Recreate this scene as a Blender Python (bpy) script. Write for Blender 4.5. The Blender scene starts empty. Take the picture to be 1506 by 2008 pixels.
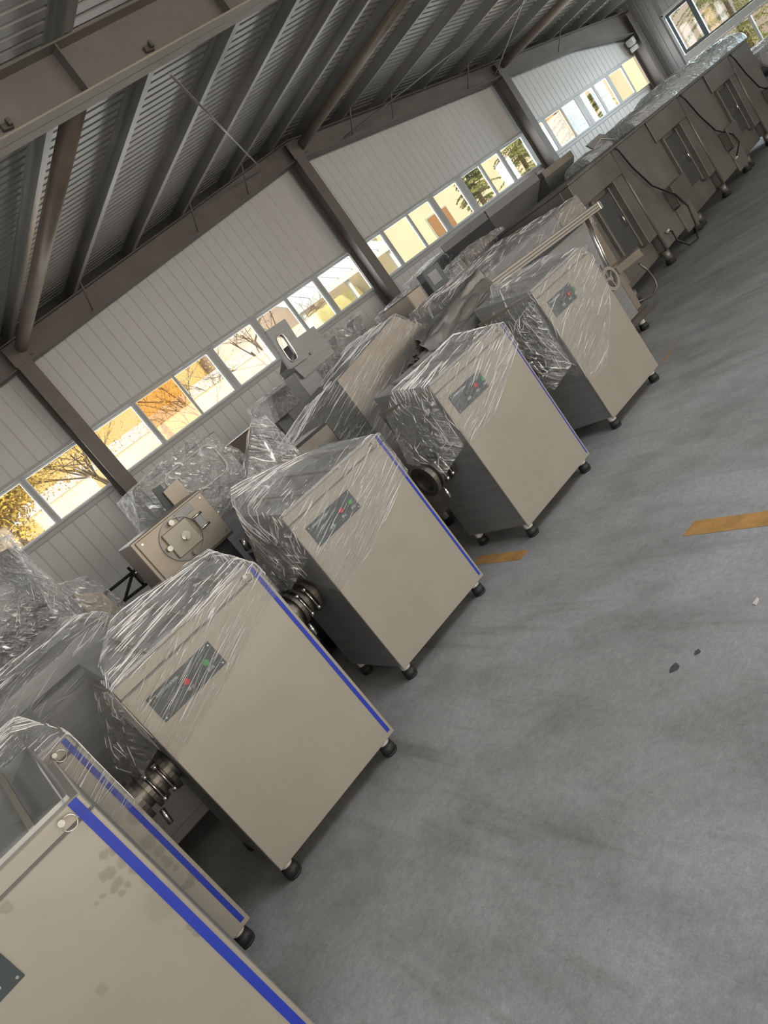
import bpy, bmesh, math, random
from mathutils import Vector, Matrix, noise
random.seed(7)
S = bpy.context.scene
COL = S.collection

# ------------------------------------------------------------------ camera, world, light, exposure
HC = 1.55
FPX, CX, CY = 1399.25, 753.0, 1004.0
RC = ((0.62158853, -0.50869632, -0.5956977), (-0.61920446, 0.14671248, -0.77140215), (0.47980573, 0.84835341, -0.22379223))
cam = bpy.data.cameras.new('camera'); camo = bpy.data.objects.new('camera', cam); COL.objects.link(camo)
cam.lens = FPX / 2008 * 36; cam.sensor_width = 36; cam.sensor_fit = 'AUTO'; cam.clip_start = 0.05; cam.clip_end = 300
m = Matrix.Identity(4)
for i in range(3):
    m[i][0] = RC[0][i]; m[i][1] = -RC[1][i]; m[i][2] = -RC[2][i]
m[2][3] = HC
camo.matrix_world = m
S.camera = camo

def ray(u, v):
    c = ((u - CX) / FPX, (v - CY) / FPX, 1.0)
    return Vector([sum(RC[k][i] * c[k] for k in range(3)) for i in range(3)])
def at(u, v, Y):                       # point on the vertical plane y = Y seen at a pixel of the photograph
    d = ray(u, v); return Vector((0, 0, HC)) + d * (Y / d.y)

W = bpy.data.worlds.new('sky'); S.world = W; W.use_nodes = True
nt = W.node_tree; bgn = nt.nodes['Background']
sky = nt.nodes.new('ShaderNodeTexSky'); sky.sky_type = 'NISHITA'; sky.sun_disc = False
sky.sun_elevation = math.radians(42); sky.sun_rotation = math.radians(200); sky.air_density = 1.6; sky.dust_density = 4
nt.links.new(sky.outputs[0], bgn.inputs[0]); bgn.inputs[1].default_value = 0.17

sun = bpy.data.lights.new('sun', 'SUN'); sun.energy = 3.0; sun.angle = 0.02; sun.color = (1, .93, .80)
suno = bpy.data.objects.new('sun', sun); COL.objects.link(suno)
suno.rotation_euler = Vector((-.30, .62, -.72)).to_track_quat('-Z', 'Y').to_euler()

def area(name, loc, direc, sx, sy, e, col):
    l = bpy.data.lights.new(name, 'AREA'); l.shape = 'RECTANGLE'; l.size = sx; l.size_y = sy; l.energy = e; l.color = col
    o = bpy.data.objects.new(name, l); COL.objects.link(o); o.location = loc
    o.rotation_euler = Vector(direc).to_track_quat('-Z', 'Y').to_euler(); return o
# daylight through the big open roller door in the wall behind the camera
area('door_daylight', (0.9, -5.9, 1.75), (0.05, 1, -0.02), 4.6, 3.2, 185, (1.0, .91, .79))
area('overhead_fill', (2.4, .2, 4.02), (0, .0, -1), 5.0, 2.2, 165, (.88, .94, 1.0))  # overhead fill added to brighten the floor, roof stays closed above it
area('front_wall_fill', (11.0, -5.85, 2.4), (0, 1, .08), 14, 1.3, 430, (1.0, .91, .80))  # fill added to brighten the back wall, front wall is solid behind it
area('side_window_daylight', (-2.55, -1.5, 2.0), (1, .1, -.05), 5.0, 1.2, 60, (.85, .93, 1.0))
area('back_window_daylight', (8.2, 10.25, 2.3), (0, -1, .05), 21, .75, 260, (.92, .96, 1.0))
area('right_window_daylight', (19.35, 7.0, 2.2), (-1, 0, -.02), 4.6, 1.2, 220, (.78, .92, 1.0))
S.view_settings.view_transform = 'Standard'; S.view_settings.look = 'None'
S.view_settings.gamma = 1; S.view_settings.use_curve_mapping = False
S.view_settings.exposure = 0.0
S.cycles.use_denoising = True
S.cycles.max_bounces = 8; S.cycles.transparent_max_bounces = 24; S.cycles.sample_clamp_indirect = 6

# ------------------------------------------------------------------ materials
MATS = {}
def mat(name, col, rough=.5, metal=0., var=.0, vscale=6., stretch=(1, 1, 1), bump=0., bscale=40., spec=.5, emit=None, col2=None):
    if name in MATS: return MATS[name]
    m = bpy.data.materials.new(name); m.use_nodes = True; n = m.node_tree; b = n.nodes['Principled BSDF']
    b.inputs['Roughness'].default_value = rough; b.inputs['Metallic'].default_value = metal
    b.inputs['Specular IOR Level'].default_value = spec
    b.inputs['Base Color'].default_value = (*col, 1)
    tc = n.nodes.new('ShaderNodeTexCoord'); mp = n.nodes.new('ShaderNodeMapping'); mp.inputs['Scale'].default_value = stretch
    n.links.new(tc.outputs['Object'], mp.inputs['Vector'])
    if var or col2:
        nz = n.nodes.new('ShaderNodeTexNoise'); nz.inputs['Scale'].default_value = vscale; nz.inputs['Detail'].default_value = 6; nz.inputs['Roughness'].default_value = .6
        n.links.new(mp.outputs[0], nz.inputs['Vector'])
        rp = n.nodes.new('ShaderNodeValToRGB'); c2 = col2 or tuple(max(0, c * (1 - var)) for c in col)
        rp.color_ramp.elements[0].position = .34; rp.color_ramp.elements[1].position = .66
        rp.color_ramp.elements[0].color = (*c2, 1); rp.color_ramp.elements[1].color = (*col, 1)
        n.links.new(nz.outputs[0], rp.inputs[0]); n.links.new(rp.outputs[0], b.inputs['Base Color'])
    if bump:
        n2 = n.nodes.new('ShaderNodeTexNoise'); n2.inputs['Scale'].default_value = bscale; n2.inputs['Detail'].default_value = 3
        n.links.new(mp.outputs[0], n2.inputs['Vector'])
        bp = n.nodes.new('ShaderNodeBump'); bp.inputs['Strength'].default_value = bump; bp.inputs['Distance'].default_value = .01
        n.links.new(n2.outputs[0], bp.inputs['Height']); n.links.new(bp.outputs[0], b.inputs['Normal'])
    if emit: b.inputs['Emission Color'].default_value = (*emit[0], 1); b.inputs['Emission Strength'].default_value = emit[1]
    MATS[name] = m; return m

STEEL = mat('satin_steel_sheet', (.375, .342, .292), .42, .40, .10, 2.2, bump=.02, bscale=3)
STEEL_D = mat('brushed_grey_steel', (.30, .30, .30), .50, .5, .16, 5, (1, 1, 6), bump=.03, bscale=30)
STEEL_O = mat('mottled_oven_steel', (.25, .238, .212), .42, .5, .38, 1.1, bump=.02, bscale=4)  # base colour lowered to keep the ovens dark, mottled by noise
STEEL_B = mat('brown_tinted_steel', (.34, .295, .245), .40, .6, .15, 3)
CHROME = mat('bright_steel', (.72, .70, .66), .22, 1.)
CAST = mat('cast_iron_grey', (.20, .185, .165), .42, .8, .2, 8)
BLACK = mat('black_rubber', (.018, .018, .018), .6)
BLACKM = mat('black_paint', (.03, .03, .03), .4)
BLUE = mat('blue_protective_tape', (.015, .035, .34), .4)
WHITE = mat('white_plastic', (.66, .65, .62), .4)
PANEL = mat('dark_slate_control_plate', (.050, .062, .068), .35, 0, .15, 12)
RED = mat('red_button', (.55, .03, .04), .3)
GREEN = mat('green_button', (.05, .28, .08), .3)
DGREEN = mat('dark_button', (.03, .06, .05), .3)
PRINT = mat('white_print', (.62, .64, .64), .5)
FRAME = mat('painted_frame_steel', (.205, .185, .165), .5, .1, .18, 2.5)
FRAMEL = mat('beige_flange', (.36, .32, .26), .5, .1, .15, 3)  # lighter beige for the near beam's bottom flange
PURLIN = mat('galvanised_purlin', (.40, .39, .37), .38, .6, .25, 3, (1, .3, 1))
ROOF = mat('roof_sheet_metal', (.50, .485, .46), .36, .30, .12, 2)
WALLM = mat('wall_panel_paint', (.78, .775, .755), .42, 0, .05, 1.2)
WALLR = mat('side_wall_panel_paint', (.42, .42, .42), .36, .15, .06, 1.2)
TRIM = mat('window_trim_paint', (.52, .53, .52), .4)
ALU = mat('window_aluminium', (.62, .64, .66), .35, .3)
DARKF = mat('dark_window_frame', (.06, .075, .085), .4)
TARP = mat('grey_tarpaulin', (.42, .40, .37), .32, .35, .3, 7, bump=.3, bscale=18)
WOODB = mat('aluminium_rail', (.50, .46, .40), .5, .3, .25, 40, (1, 10, 10))
CABLE = mat('black_cable', (.015, .015, .015), .45)
CREAM = mat('cream_plaster', (.80, .72, .52), .9, 0, .1, 1)
PINKW = mat('pale_pink_plaster', (.86, .76, .70), .9, 0, .06, .5)
SHED = mat('pale_blue_shed_metal', (.72, .78, .84), .5, 0, .06, 1)
WINB = mat('brown_window', (.35, .19, .08), .5)
GROUND = mat('outdoor_ground', (.55, .48, .25), .9, 0, .3, .4)
BARK = mat('bark', (.30, .22, .14), .9, 0, .3, 8)
LEAFY = mat('yellow_leaf', (.88, .58, .06), .6, 0, .0, 2, col2=(.75, .62, .18))
LEAFG = mat('green_needle', (.22, .30, .10), .6, 0, 0, 1.5, col2=(.45, .42, .12))
HEDGE = mat('yellow_green_hedge', (.62, .58, .26), .8, 0, 0, 3, col2=(.46, .44, .20))

def floor_mat():
    m = bpy.data.materials.new('worn_concrete'); m.use_nodes = True; n = m.node_tree; L = n.links.new; b = n.nodes['Principled BSDF']
    tc = n.nodes.new('ShaderNodeTexCoord')
    def nz(scale, det, st=(1, 1, 1), rot=0):
        mp = n.nodes.new('ShaderNodeMapping'); mp.inputs['Scale'].default_value = st; mp.inputs['Rotation'].default_value = (0, 0, rot)
        t = n.nodes.new('ShaderNodeTexNoise'); t.inputs['Scale'].default_value = scale; t.inputs['Detail'].default_value = det; t.inputs['Roughness'].default_value = .62
        L(tc.outputs['Object'], mp.inputs[0]); L(mp.outputs[0], t.inputs['Vector']); return t
    def ramp(src, p0, p1, c0, c1):
        r = n.nodes.new('ShaderNodeValToRGB'); e = r.color_ramp.elements
        e[0].position = p0; e[1].position = p1; e[0].color = (*c0, 1); e[1].color = (*c1, 1); L(src, r.inputs[0]); return r
    def mul(a, bb, f=1.):
        x = n.nodes.new('ShaderNodeMix'); x.data_type = 'RGBA'; x.blend_type = 'MULTIPLY'; x.inputs[0].default_value = f
        L(a, x.inputs[6]); L(bb, x.inputs[7]); return x.outputs[2]
    base = ramp(nz(.9, 6).outputs[0], .3, .7, (.285, .28, .27), (.395, .395, .398))
    s1 = ramp(nz(3.2, 8, (1, .55, 1), .5).outputs[0], .36, .56, (.74, .74, .73), (1, 1, 1))
    s2 = ramp(nz(38, 6).outputs[0], .35, .62, (.84, .84, .84), (1, 1, 1))
    s3 = ramp(nz(1.2, 5, (8, .6, 1), .15).outputs[0], .56, .70, (1, 1, 1), (.80, .79, .77))
    s4 = ramp(nz(150, 3).outputs[0], .35, .7, (.85, .85, .85), (1.08, 1.08, 1.08))
    sc = ramp(nz(16, 7, (1, 4, 1), 1.1).outputs[0], .63, .68, (1, 1, 1), (1.16, 1.16, 1.16))
    c = mul(base.outputs[0], s1.outputs[0]); c = mul(c, s2.outputs[0]); c = mul(c, s3.outputs[0]); c = mul(c, s4.outputs[0]); c = mul(c, sc.outputs[0])
    L(c, b.inputs['Base Color']); b.inputs['Roughness'].default_value = .55; b.inputs['Specular IOR Level'].default_value = .35
    bp = n.nodes.new('ShaderNodeBump'); bp.inputs['Strength'].default_value = .12; bp.inputs['Distance'].default_value = .004
    L(nz(60, 5).outputs[0], bp.inputs['Height']); L(bp.outputs[0], b.inputs['Normal']); return m
FLOOR = floor_mat()

def film_mat(name, rot, tint=(1, 1, 1), dens=.30, bump=1.0, fine=26.):
    """clear stretch film: mostly transparent, wrinkled along one direction, glossy"""
    m = bpy.data.materials.new(name); m.use_nodes = True; n = m.node_tree; L = n.links.new
    for x in list(n.nodes): n.nodes.remove(x)
    out = n.nodes.new('ShaderNodeOutputMaterial'); tc = n.nodes.new('ShaderNodeTexCoord')
    mp0 = n.nodes.new('ShaderNodeMapping'); mp0.inputs['Rotation'].default_value = rot; L(tc.outputs['Object'], mp0.inputs[0])
    def nz(scale, st, det=4, dist=0.):
        mp = n.nodes.new('ShaderNodeMapping'); mp.inputs['Scale'].default_value = st
        t = n.nodes.new('ShaderNodeTexNoise'); t.inputs['Scale'].default_value = scale; t.inputs['Detail'].default_value = det; t.inputs['Distortion'].default_value = dist
        L(mp0.outputs[0], mp.inputs[0]); L(mp.outputs[0], t.inputs['Vector']); return t.outputs[0]
    def math_(op, a, b_=None, c_=None):
        x = n.nodes.new('ShaderNodeMath'); x.operation = op
        for i, v in enumerate((a, b_, c_)):
            if v is None: continue
            if isinstance(v, (int, float)): x.inputs[i].default_value = v
            else: L(v, x.inputs[i])
        return x.outputs[0]
    st = nz(fine, (3.2, 3.2, .16), 5, .3); st2 = nz(fine * .32, (3.0, 3.0, .22), 3, .6); cr = nz(9, (1, 1, 1), 4, 1.2); big = nz(3.2, (1, 1, 1), 2)
    h = math_('ADD', math_('MULTIPLY', st, .5), math_('ADD', math_('MULTIPLY', st2, .8), math_('MULTIPLY', cr, .7)))
    bp = n.nodes.new('ShaderNodeBump'); bp.inputs['Strength'].default_value = bump; bp.inputs['Distance'].default_value = .03; L(h, bp.inputs['Height'])
    gl = n.nodes.new('ShaderNodeBsdfGlossy'); gl.inputs['Roughness'].default_value = .13; gl.inputs['Color'].default_value = (*[min(1, c * .98) for c in tint], 1); L(bp.outputs[0], gl.inputs['Normal'])
    df = n.nodes.new('ShaderNodeBsdfTranslucent'); df.inputs['Color'].default_value = (.75, .75, .75, 1)
    d2 = n.nodes.new('ShaderNodeBsdfDiffuse'); d2.inputs['Color'].default_value = (.80, .79, .77, 1); L(bp.outputs[0], d2.inputs['Normal'])
    tr = n.nodes.new('ShaderNodeBsdfTransparent'); tr.inputs['Color'].default_value = (*[.96 * c for c in tint], 1)
    m0 = n.nodes.new('ShaderNodeMixShader'); m0.inputs[0].default_value = .3; L(d2.outputs[0], m0.inputs[1]); L(df.outputs[0], m0.inputs[2])
    m1 = n.nodes.new('ShaderNodeMixShader'); m1.inputs[0].default_value = .5; L(m0.outputs[0], m1.inputs[1]); L(gl.outputs[0], m1.inputs[2])
    # thin wrinkle lines turn whiter, painting glints along the folds
    rp = n.nodes.new('ShaderNodeValToRGB'); e = rp.color_ramp.elements; e[0].position = .56; e[1].position = .66; e[0].color = (0, 0, 0, 1); e[1].color = (1, 1, 1, 1); L(st, rp.inputs[0])
    rb = n.nodes.new('ShaderNodeValToRGB'); e = rb.color_ramp.elements; e[0].position = .38; e[1].position = .62; e[0].color = (.12, .12, .12, 1); e[1].color = (1, 1, 1, 1); L(big, rb.inputs[0])
    lw = n.nodes.new('ShaderNodeLayerWeight'); lw.inputs[0].default_value = .28
    f = math_('ADD', math_('MULTIPLY', math_('MULTIPLY', rp.outputs[0], rb.outputs[0]), .85), math_('ADD', dens * .4, math_('MULTIPLY', lw.outputs[1], dens)))
    f = math_('MINIMUM', f, .9)
    mx = n.nodes.new('ShaderNodeMixShader'); L(f, mx.inputs[0]); L(tr.outputs[0], mx.inputs[1]); L(m1.outputs[0], mx.inputs[2]); L(mx.outputs[0], out.inputs[0])
    return m
R_ = math.radians
FILM = film_mat('clear_stretch_film', (0, R_(-70), 0), fine=52.)
FILM_X = film_mat('clear_stretch_film_sideways', (R_(8), R_(-80), 0), dens=.40, fine=44.)
FILM_L = film_mat('loose_crumpled_film', (R_(30), R_(40), R_(20)), dens=.42, bump=1.0, fine=16)
FILM_C = film_mat('sky_reflection_film', (0, R_(65), R_(10)), (.84, .97, 1.0), dens=1.3)  # sky reflection put into the film as a blue tint

def glass_mat(name, tint, gl=.06):
    m = bpy.data.materials.new(name); m.use_nodes = True; n = m.node_tree; L = n.links.new
    for x in list(n.nodes): n.nodes.remove(x)
    out = n.nodes.new('ShaderNodeOutputMaterial'); tr = n.nodes.new('ShaderNodeBsdfTransparent'); tr.inputs[0].default_value = (*tint, 1)
    g = n.nodes.new('ShaderNodeBsdfGlossy'); g.inputs['Roughness'].default_value = .03
    mx = n.nodes.new('ShaderNodeMixShader'); mx.inputs[0].default_value = gl; L(tr.outputs[0], mx.inputs[1]); L(g.outputs[0], mx.inputs[2]); L(mx.outputs[0], out.inputs[0]); return m
GLASS = glass_mat('window_glass', (.97, .97, .97)); GLASS_O = glass_mat('amber_tinted_glass', (.95, .78, .60))

# ------------------------------------------------------------------ mesh helpers
class MB:
    def __init__(s): s.bm = bmesh.new()
    def box(s, x0, x1, y0, y1, z0, z1, bev=0.):
        return s.obox(Vector(((x0 + x1) / 2, (y0 + y1) / 2, (z0 + z1) / 2)), Vector(((x1 - x0) / 2, 0, 0)), Vector((0, (y1 - y0) / 2, 0)), Vector((0, 0, (z1 - z0) / 2)), bev)
    def obox(s, c, a, b, d, bev=0.):
        c, a, b, d = map(Vector, (c, a, b, d)); vs = []
        for i in (-1, 1):
            for j in (-1, 1):
                for k in (-1, 1): vs.append(s.bm.verts.new(c + a * i + b * j + d * k))
        fs = [s.bm.faces.new([vs[q] for q in f]) for f in ((0, 1, 3, 2), (4, 6, 7, 5), (0, 4, 5, 1), (2, 3, 7, 6), (0, 2, 6, 4), (1, 5, 7, 3))]
        bmesh.ops.recalc_face_normals(s.bm, faces=fs)
        if bev > 0:
            es = list({e for f in fs for e in f.edges}); bmesh.ops.bevel(s.bm, geom=es, offset=bev, segments=1, affect='EDGES', profile=.5)
        return s
    def prism(s, poly, ext):
        ext = Vector(ext); a = [s.bm.verts.new(Vector(p)) for p in poly]; b = [s.bm.verts.new(Vector(p) + ext) for p in poly]; n = len(a)
        fs = [s.bm.faces.new(a), s.bm.faces.new(b[::-1])] + [s.bm.faces.new([a[i], b[i], b[(i + 1) % n], a[(i + 1) % n]]) for i in range(n)]
        bmesh.ops.recalc_face_normals(s.bm, faces=fs); return s
    def cyl(s, p0, p1, r0, r1=None, n=16, caps=True):
        p0, p1 = Vector(p0), Vector(p1); r1 = r0 if r1 is None else r1; d = (p1 - p0).normalized()
        u = d.orthogonal().normalized(); w = d.cross(u)
        A = [s.bm.verts.new(p0 + (u * math.cos(t) + w * math.sin(t)) * r0) for t in [2 * math.pi * i / n for i in range(n)]]
        B = [s.bm.verts.new(p1 + (u * math.cos(t) + w * math.sin(t)) * r1) for t in [2 * math.pi * i / n for i in range(n)]]
        fs = [s.bm.faces.new([A[i], A[(i + 1) % n], B[(i + 1) % n], B[i]]) for i in range(n)]
        for f in fs: f.smooth = True
        if caps: fs += [s.bm.faces.new(A[::-1]), s.bm.faces.new(B)]
        return s
    def ring(s, c, axis, r, t, w, n=24):             # flat ring: outer radius r, inner r - t, width w along axis
        c, d = Vector(c), Vector(axis).normalized(); u = d.orthogonal().normalized(); v = d.cross(u); Q = []
        for i in range(n):
            e = u * math.cos(2 * math.pi * i / n) + v * math.sin(2 * math.pi * i / n)
            Q.append([s.bm.verts.new(c + e * (r - t) - d * w / 2), s.bm.verts.new(c + e * r - d * w / 2), s.bm.verts.new(c + e * r + d * w / 2), s.bm.verts.new(c + e * (r - t) + d * w / 2)])
        for i in range(n):
            for k in range(4): s.bm.faces.new([Q[i][k], Q[i][(k + 1) % 4], Q[(i + 1) % n][(k + 1) % 4], Q[(i + 1) % n][k]])
        return s
    def tube(s, pts, r, n=8, closed=False):
        pts = [Vector(p) for p in pts]; R = []; N = len(pts); prev = None
        for i, p in enumerate(pts):
            t = (pts[(i + 1) % N] - pts[i - 1]) if closed else (pts[min(i + 1, N - 1)] - pts[max(i - 1, 0)])
            t.normalize(); u = t.orthogonal().normalized() if prev is None else (prev - t * prev.dot(t)).normalized(); prev = u; w = t.cross(u)
            R.append([s.bm.verts.new(p + (u * math.cos(2 * math.pi * k / n) + w * math.sin(2 * math.pi * k / n)) * r) for k in range(n)])
        for i in range(N if closed else N - 1):
            A, B = R[i], R[(i + 1) % N]
            for k in range(n):
                f = s.bm.faces.new([A[k], A[(k + 1) % n], B[(k + 1) % n], B[k]]); f.smooth = True
        if not closed: s.bm.faces.new(R[0][::-1]); s.bm.faces.new(R[-1])
        return s
    def poly(s, pts):
        s.bm.faces.new([s.bm.verts.new(Vector(p)) for p in pts]); return s

def link(name, me, material, parent=None):
    o = bpy.data.objects.new(name, me); COL.objects.link(o)
    if material and not me.materials: me.materials.append(material)
    if parent: o.parent = parent
    return o
ROOT = {}
def origin(o):
    v = Vector((0, 0, 0))
    while o: v += o.location; o = o.parent
    return v
def part(name, mb, material, parent):
    """links a mesh built in world coordinates under its thing (no rotation on things)"""
    off = origin(parent) if parent else Vector((0, 0, 0))
    bmesh.ops.translate(mb.bm, verts=mb.bm.verts, vec=-off)
    me = bpy.data.meshes.new(name); mb.bm.to_mesh(me); mb.bm.free()
    return link(name, me, material, parent)
def tag(o, label, cat, group=None):
    o['label'] = label; o['category'] = cat
    if group: o['group'] = group
    return o
def thing(name, label, cat, loc, group=None):
    o = bpy.data.objects.new(name, None); COL.objects.link(o); o.location = loc; o.empty_display_size = .1
    return tag(o, label, cat, group)
def solo(name, mb, material, label, cat, loc=None, group=None):
    vs = [v.co for v in mb.bm.verts]
    if loc is None:
        loc = Vector(((min(v.x for v in vs) + max(v.x for v in vs)) / 2, (min(v.y for v in vs) + max(v.y for v in vs)) / 2, min(v.z for v in vs)))
    bmesh.ops.translate(mb.bm, verts=mb.bm.verts, vec=-Vector(loc))
    me = bpy.data.meshes.new(name); mb.bm.to_mesh(me); mb.bm.free()
    o = link(name, me, material); o.location = loc; return tag(o, label, cat, group)
def struct(name, mb, material, parent=None):
    me = bpy.data.meshes.new(name); mb.bm.to_mesh(me); mb.bm.free(); o = link(name, me, material, parent)
    if not parent: o['kind'] = 'structure'
    return o

def refine(bm, L, passes=5):
    for _ in range(passes):
        es = [e for e in bm.edges if e.calc_length() > L]
        if not es: break
        bmesh.ops.subdivide_edges(bm, edges=es, cuts=1); bmesh.ops.triangulate(bm, faces=bm.faces[:])
def film(parent, pts, material, amp=.008, L=.05, seed=0, cut_bottom=True, name='plastic_wrap', stretch=(1, 1, 1)):
    """stretch film pulled over a set of points: their hull, without its underside, puckered by noise"""
    mb = MB(); bm = mb.bm
    for p in pts: bm.verts.new(Vector(p))
    r = bmesh.ops.convex_hull(bm, input=bm.verts[:])
    dead = [v for v in bm.verts if not v.link_faces]; bmesh.ops.delete(bm, geom=dead, context='VERTS')
    bm.normal_update()
    if cut_bottom:
        bmesh.ops.delete(bm, geom=[f for f in bm.faces if f.normal.z < -.55], context='FACES')
    bmesh.ops.triangulate(bm, faces=bm.faces[:]); refine(bm, L); bm.normal_update()
    sv = Vector((seed * 7.3, seed * 3.1, seed * 1.7))
    for v in bm.verts:
        p = Vector((v.co.x * stretch[0], v.co.y * stretch[1], v.co.z * stretch[2]))
        d = noise.noise(p * 9 + sv) * .6 + abs(noise.noise(p * 22 + sv)) * .7 + noise.noise(p * 3 + sv) * .8
        v.co += v.normal * amp * (d - .2)
    for f in bm.faces: f.smooth = material is not FILM_L
    o = part(name, mb, material, parent)
    FILMS.append((o, material, seed)); return o
FILMS = []
def crease_glint_mat():
    m = bpy.data.materials.new('white_crease_glint'); m.use_nodes = True; b = m.node_tree.nodes['Principled BSDF']
    b.inputs['Base Color'].default_value = (.97, .95, .92, 1); b.inputs['Roughness'].default_value = .18; b.inputs['Specular IOR Level'].default_value = 1.0; b.inputs['Alpha'].default_value = .8  # near-white base colour stands in for glints on the folds
    return m
CREASE_GLINT = crease_glint_mat()
from mathutils.bvhtree import BVHTree
def creases(fo, n, direc, seed, spread=.25, lmin=.03, lmax=.2, w=.0016, keep=None):
    """raised folds of the film with their glints whitened: thin ridges that follow its surface along the pulling direction"""
    rnd = random.Random(seed); me = fo.data; vs = [v.co.copy() for v in me.vertices]; ps = [tuple(p.vertices) for p in me.polygons]
    tree_ = BVHTree.FromPolygons(vs, ps); off = origin(fo)
    ar = [p.area for p in me.polygons]; idx = rnd.choices(range(len(ps)), weights=ar, k=n * 3); mb = MB(); bm = mb.bm; done = 0; D0 = Vector(direc).normalized()
    for fi in idx:
        if done >= n: break
        p = me.polygons[fi].center.copy()
        if noise.noise((p + off) * 4.0 + Vector((seed, 0, 0))) < rnd.uniform(-.45, .25): continue
        if keep and not keep(p + off): continue
        d = (D0 + Vector([rnd.gauss(0, spread) for _ in range(3)])).normalized(); L = rnd.uniform(lmin, lmax) * rnd.uniform(.4, 1); ns = max(2, int(L / .025)); ww = w * rnd.uniform(.5, 1.5); rows = []
        for k in range(ns + 1):
            loc, nor, _, _ = tree_.find_nearest(p)
            if loc is None: break
            t = (d - nor * d.dot(nor))
            if t.length < .05: break
            t.normalize(); sd = nor.cross(t); f = math.sin(math.pi * (k + .15) / (ns + .3))
            rows.append([bm.verts.new(loc + sd * ww * f + off), bm.verts.new(loc + nor * (.0012 + ww * 1.1 * f) + off), bm.verts.new(loc - sd * ww * f + off)]); p = loc + t * (L / ns)
        for a, b in zip(rows, rows[1:]):
            for q in range(2): bm.faces.new([a[q], b[q], b[q + 1], a[q + 1]])
        done += 1
    o = part('film_crease_glints', mb, CREASE_GLINT, fo); o['kind'] = 'stuff'; return o
def copy_tree(o, parent=None):
    c = o.copy(); COL.objects.link(c); c.parent = parent
    for ch in list(o.children): copy_tree(ch, c)
    return c
def text(name, body, size, p, parent, material=None):
    cu = bpy.data.curves.new(name, 'FONT'); cu.body = body; cu.size = size; cu.align_x = 'CENTER'; cu.extrude = .0002
    t = bpy.data.objects.new(name, cu); COL.objects.link(t); bpy.context.view_layer.update()
    me = bpy.data.meshes.new_from_object(t.evaluated_get(bpy.context.evaluated_depsgraph_get())); bpy.data.objects.remove(t)
    me.transform(Matrix.Translation(Vector(p) - origin(parent)) @ Matrix.Rotation(math.pi / 2, 4, 'X')); me.materials.clear()
    return link(name, me, material or PRINT, parent)

# ------------------------------------------------------------------ the building
XL, XR, YF, YB = -2.7, 19.2, -6.0, 10.0
RIDGE = 8.24
def zraf(x): return 4.20 - .095 * abs(x - RIDGE)         # underside of the rafters
mb = MB(); mb.poly([(XL, YF, 0), (XR, YF, 0), (XR, YB, 0), (XL, YB, 0)]); struct('floor', mb, FLOOR)

# yellow tape dashes on the floor
TAPE = mat('worn_orange_floor_tape', (.50, .27, .085), .5, 0, .35, 9)
def tape(pts, label):
    mb = MB(); mb.prism([(x, y, .0008) for x, y in pts], (0, 0, .0006)); solo('floor_tape', mb, TAPE, label, 'tape', group='dashed tape line on the floor')
def zfl(u, v):
    d = ray(u, v); t = -HC / d.z; p = Vector((0, 0, HC)) + d * t; return (p.x, p.y)
tape([zfl(1339, 1052), zfl(1362, 1022), zfl(1506, 1002), zfl(1560, 994), zfl(1560, 1022), zfl(1506, 1031)], 'orange floor tape dash out in the open floor at right')
tape([zfl(930, 1108), zfl(1020, 1098), zfl(1036, 1078), zfl(940, 1090)], 'short orange floor tape dash beside the machine foot')
tape([zfl(1268, 742), zfl(1290, 720), zfl(1330, 668), zfl(1310, 700)], 'orange tape dash half hidden beyond the last cabinet foot')
# dark drips and a scrap on the floor
for i, (u, v, r) in enumerate([(1323, 1310, .022), (1368, 1279, .014)]):
    x, y = zfl(u, v); mb = MB(); mb.prism([(x + r * math.cos(a) * (1 + .25 * math.sin(3 * a)), y + r * .8 * math.sin(a), .0006) for a in [k * math.pi / 7 for k in range(14)]], (0, 0, .0005))
    solo('oil_spot', mb, mat('dark_oil', (.07, .07, .068), .5), ['larger dark oil spot on the concrete floor', 'smaller dark oil spot on the concrete floor'][i], 'stain', group='dark spots on the floor')
x, y = zfl(1483, 1180); mb = MB()
mb.prism([(x - .02, y - .008, .001), (x + .012, y - .006, .001), (x + .022, y + .003, .001), (x - .012, y + .008, .001)], (0, 0, .003)); solo('paper_scrap', mb, mat('crumpled_scrap', (.6, .52, .5), .4), 'tiny crumpled pale scrap lying on the bare floor', 'scrap')

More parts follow.
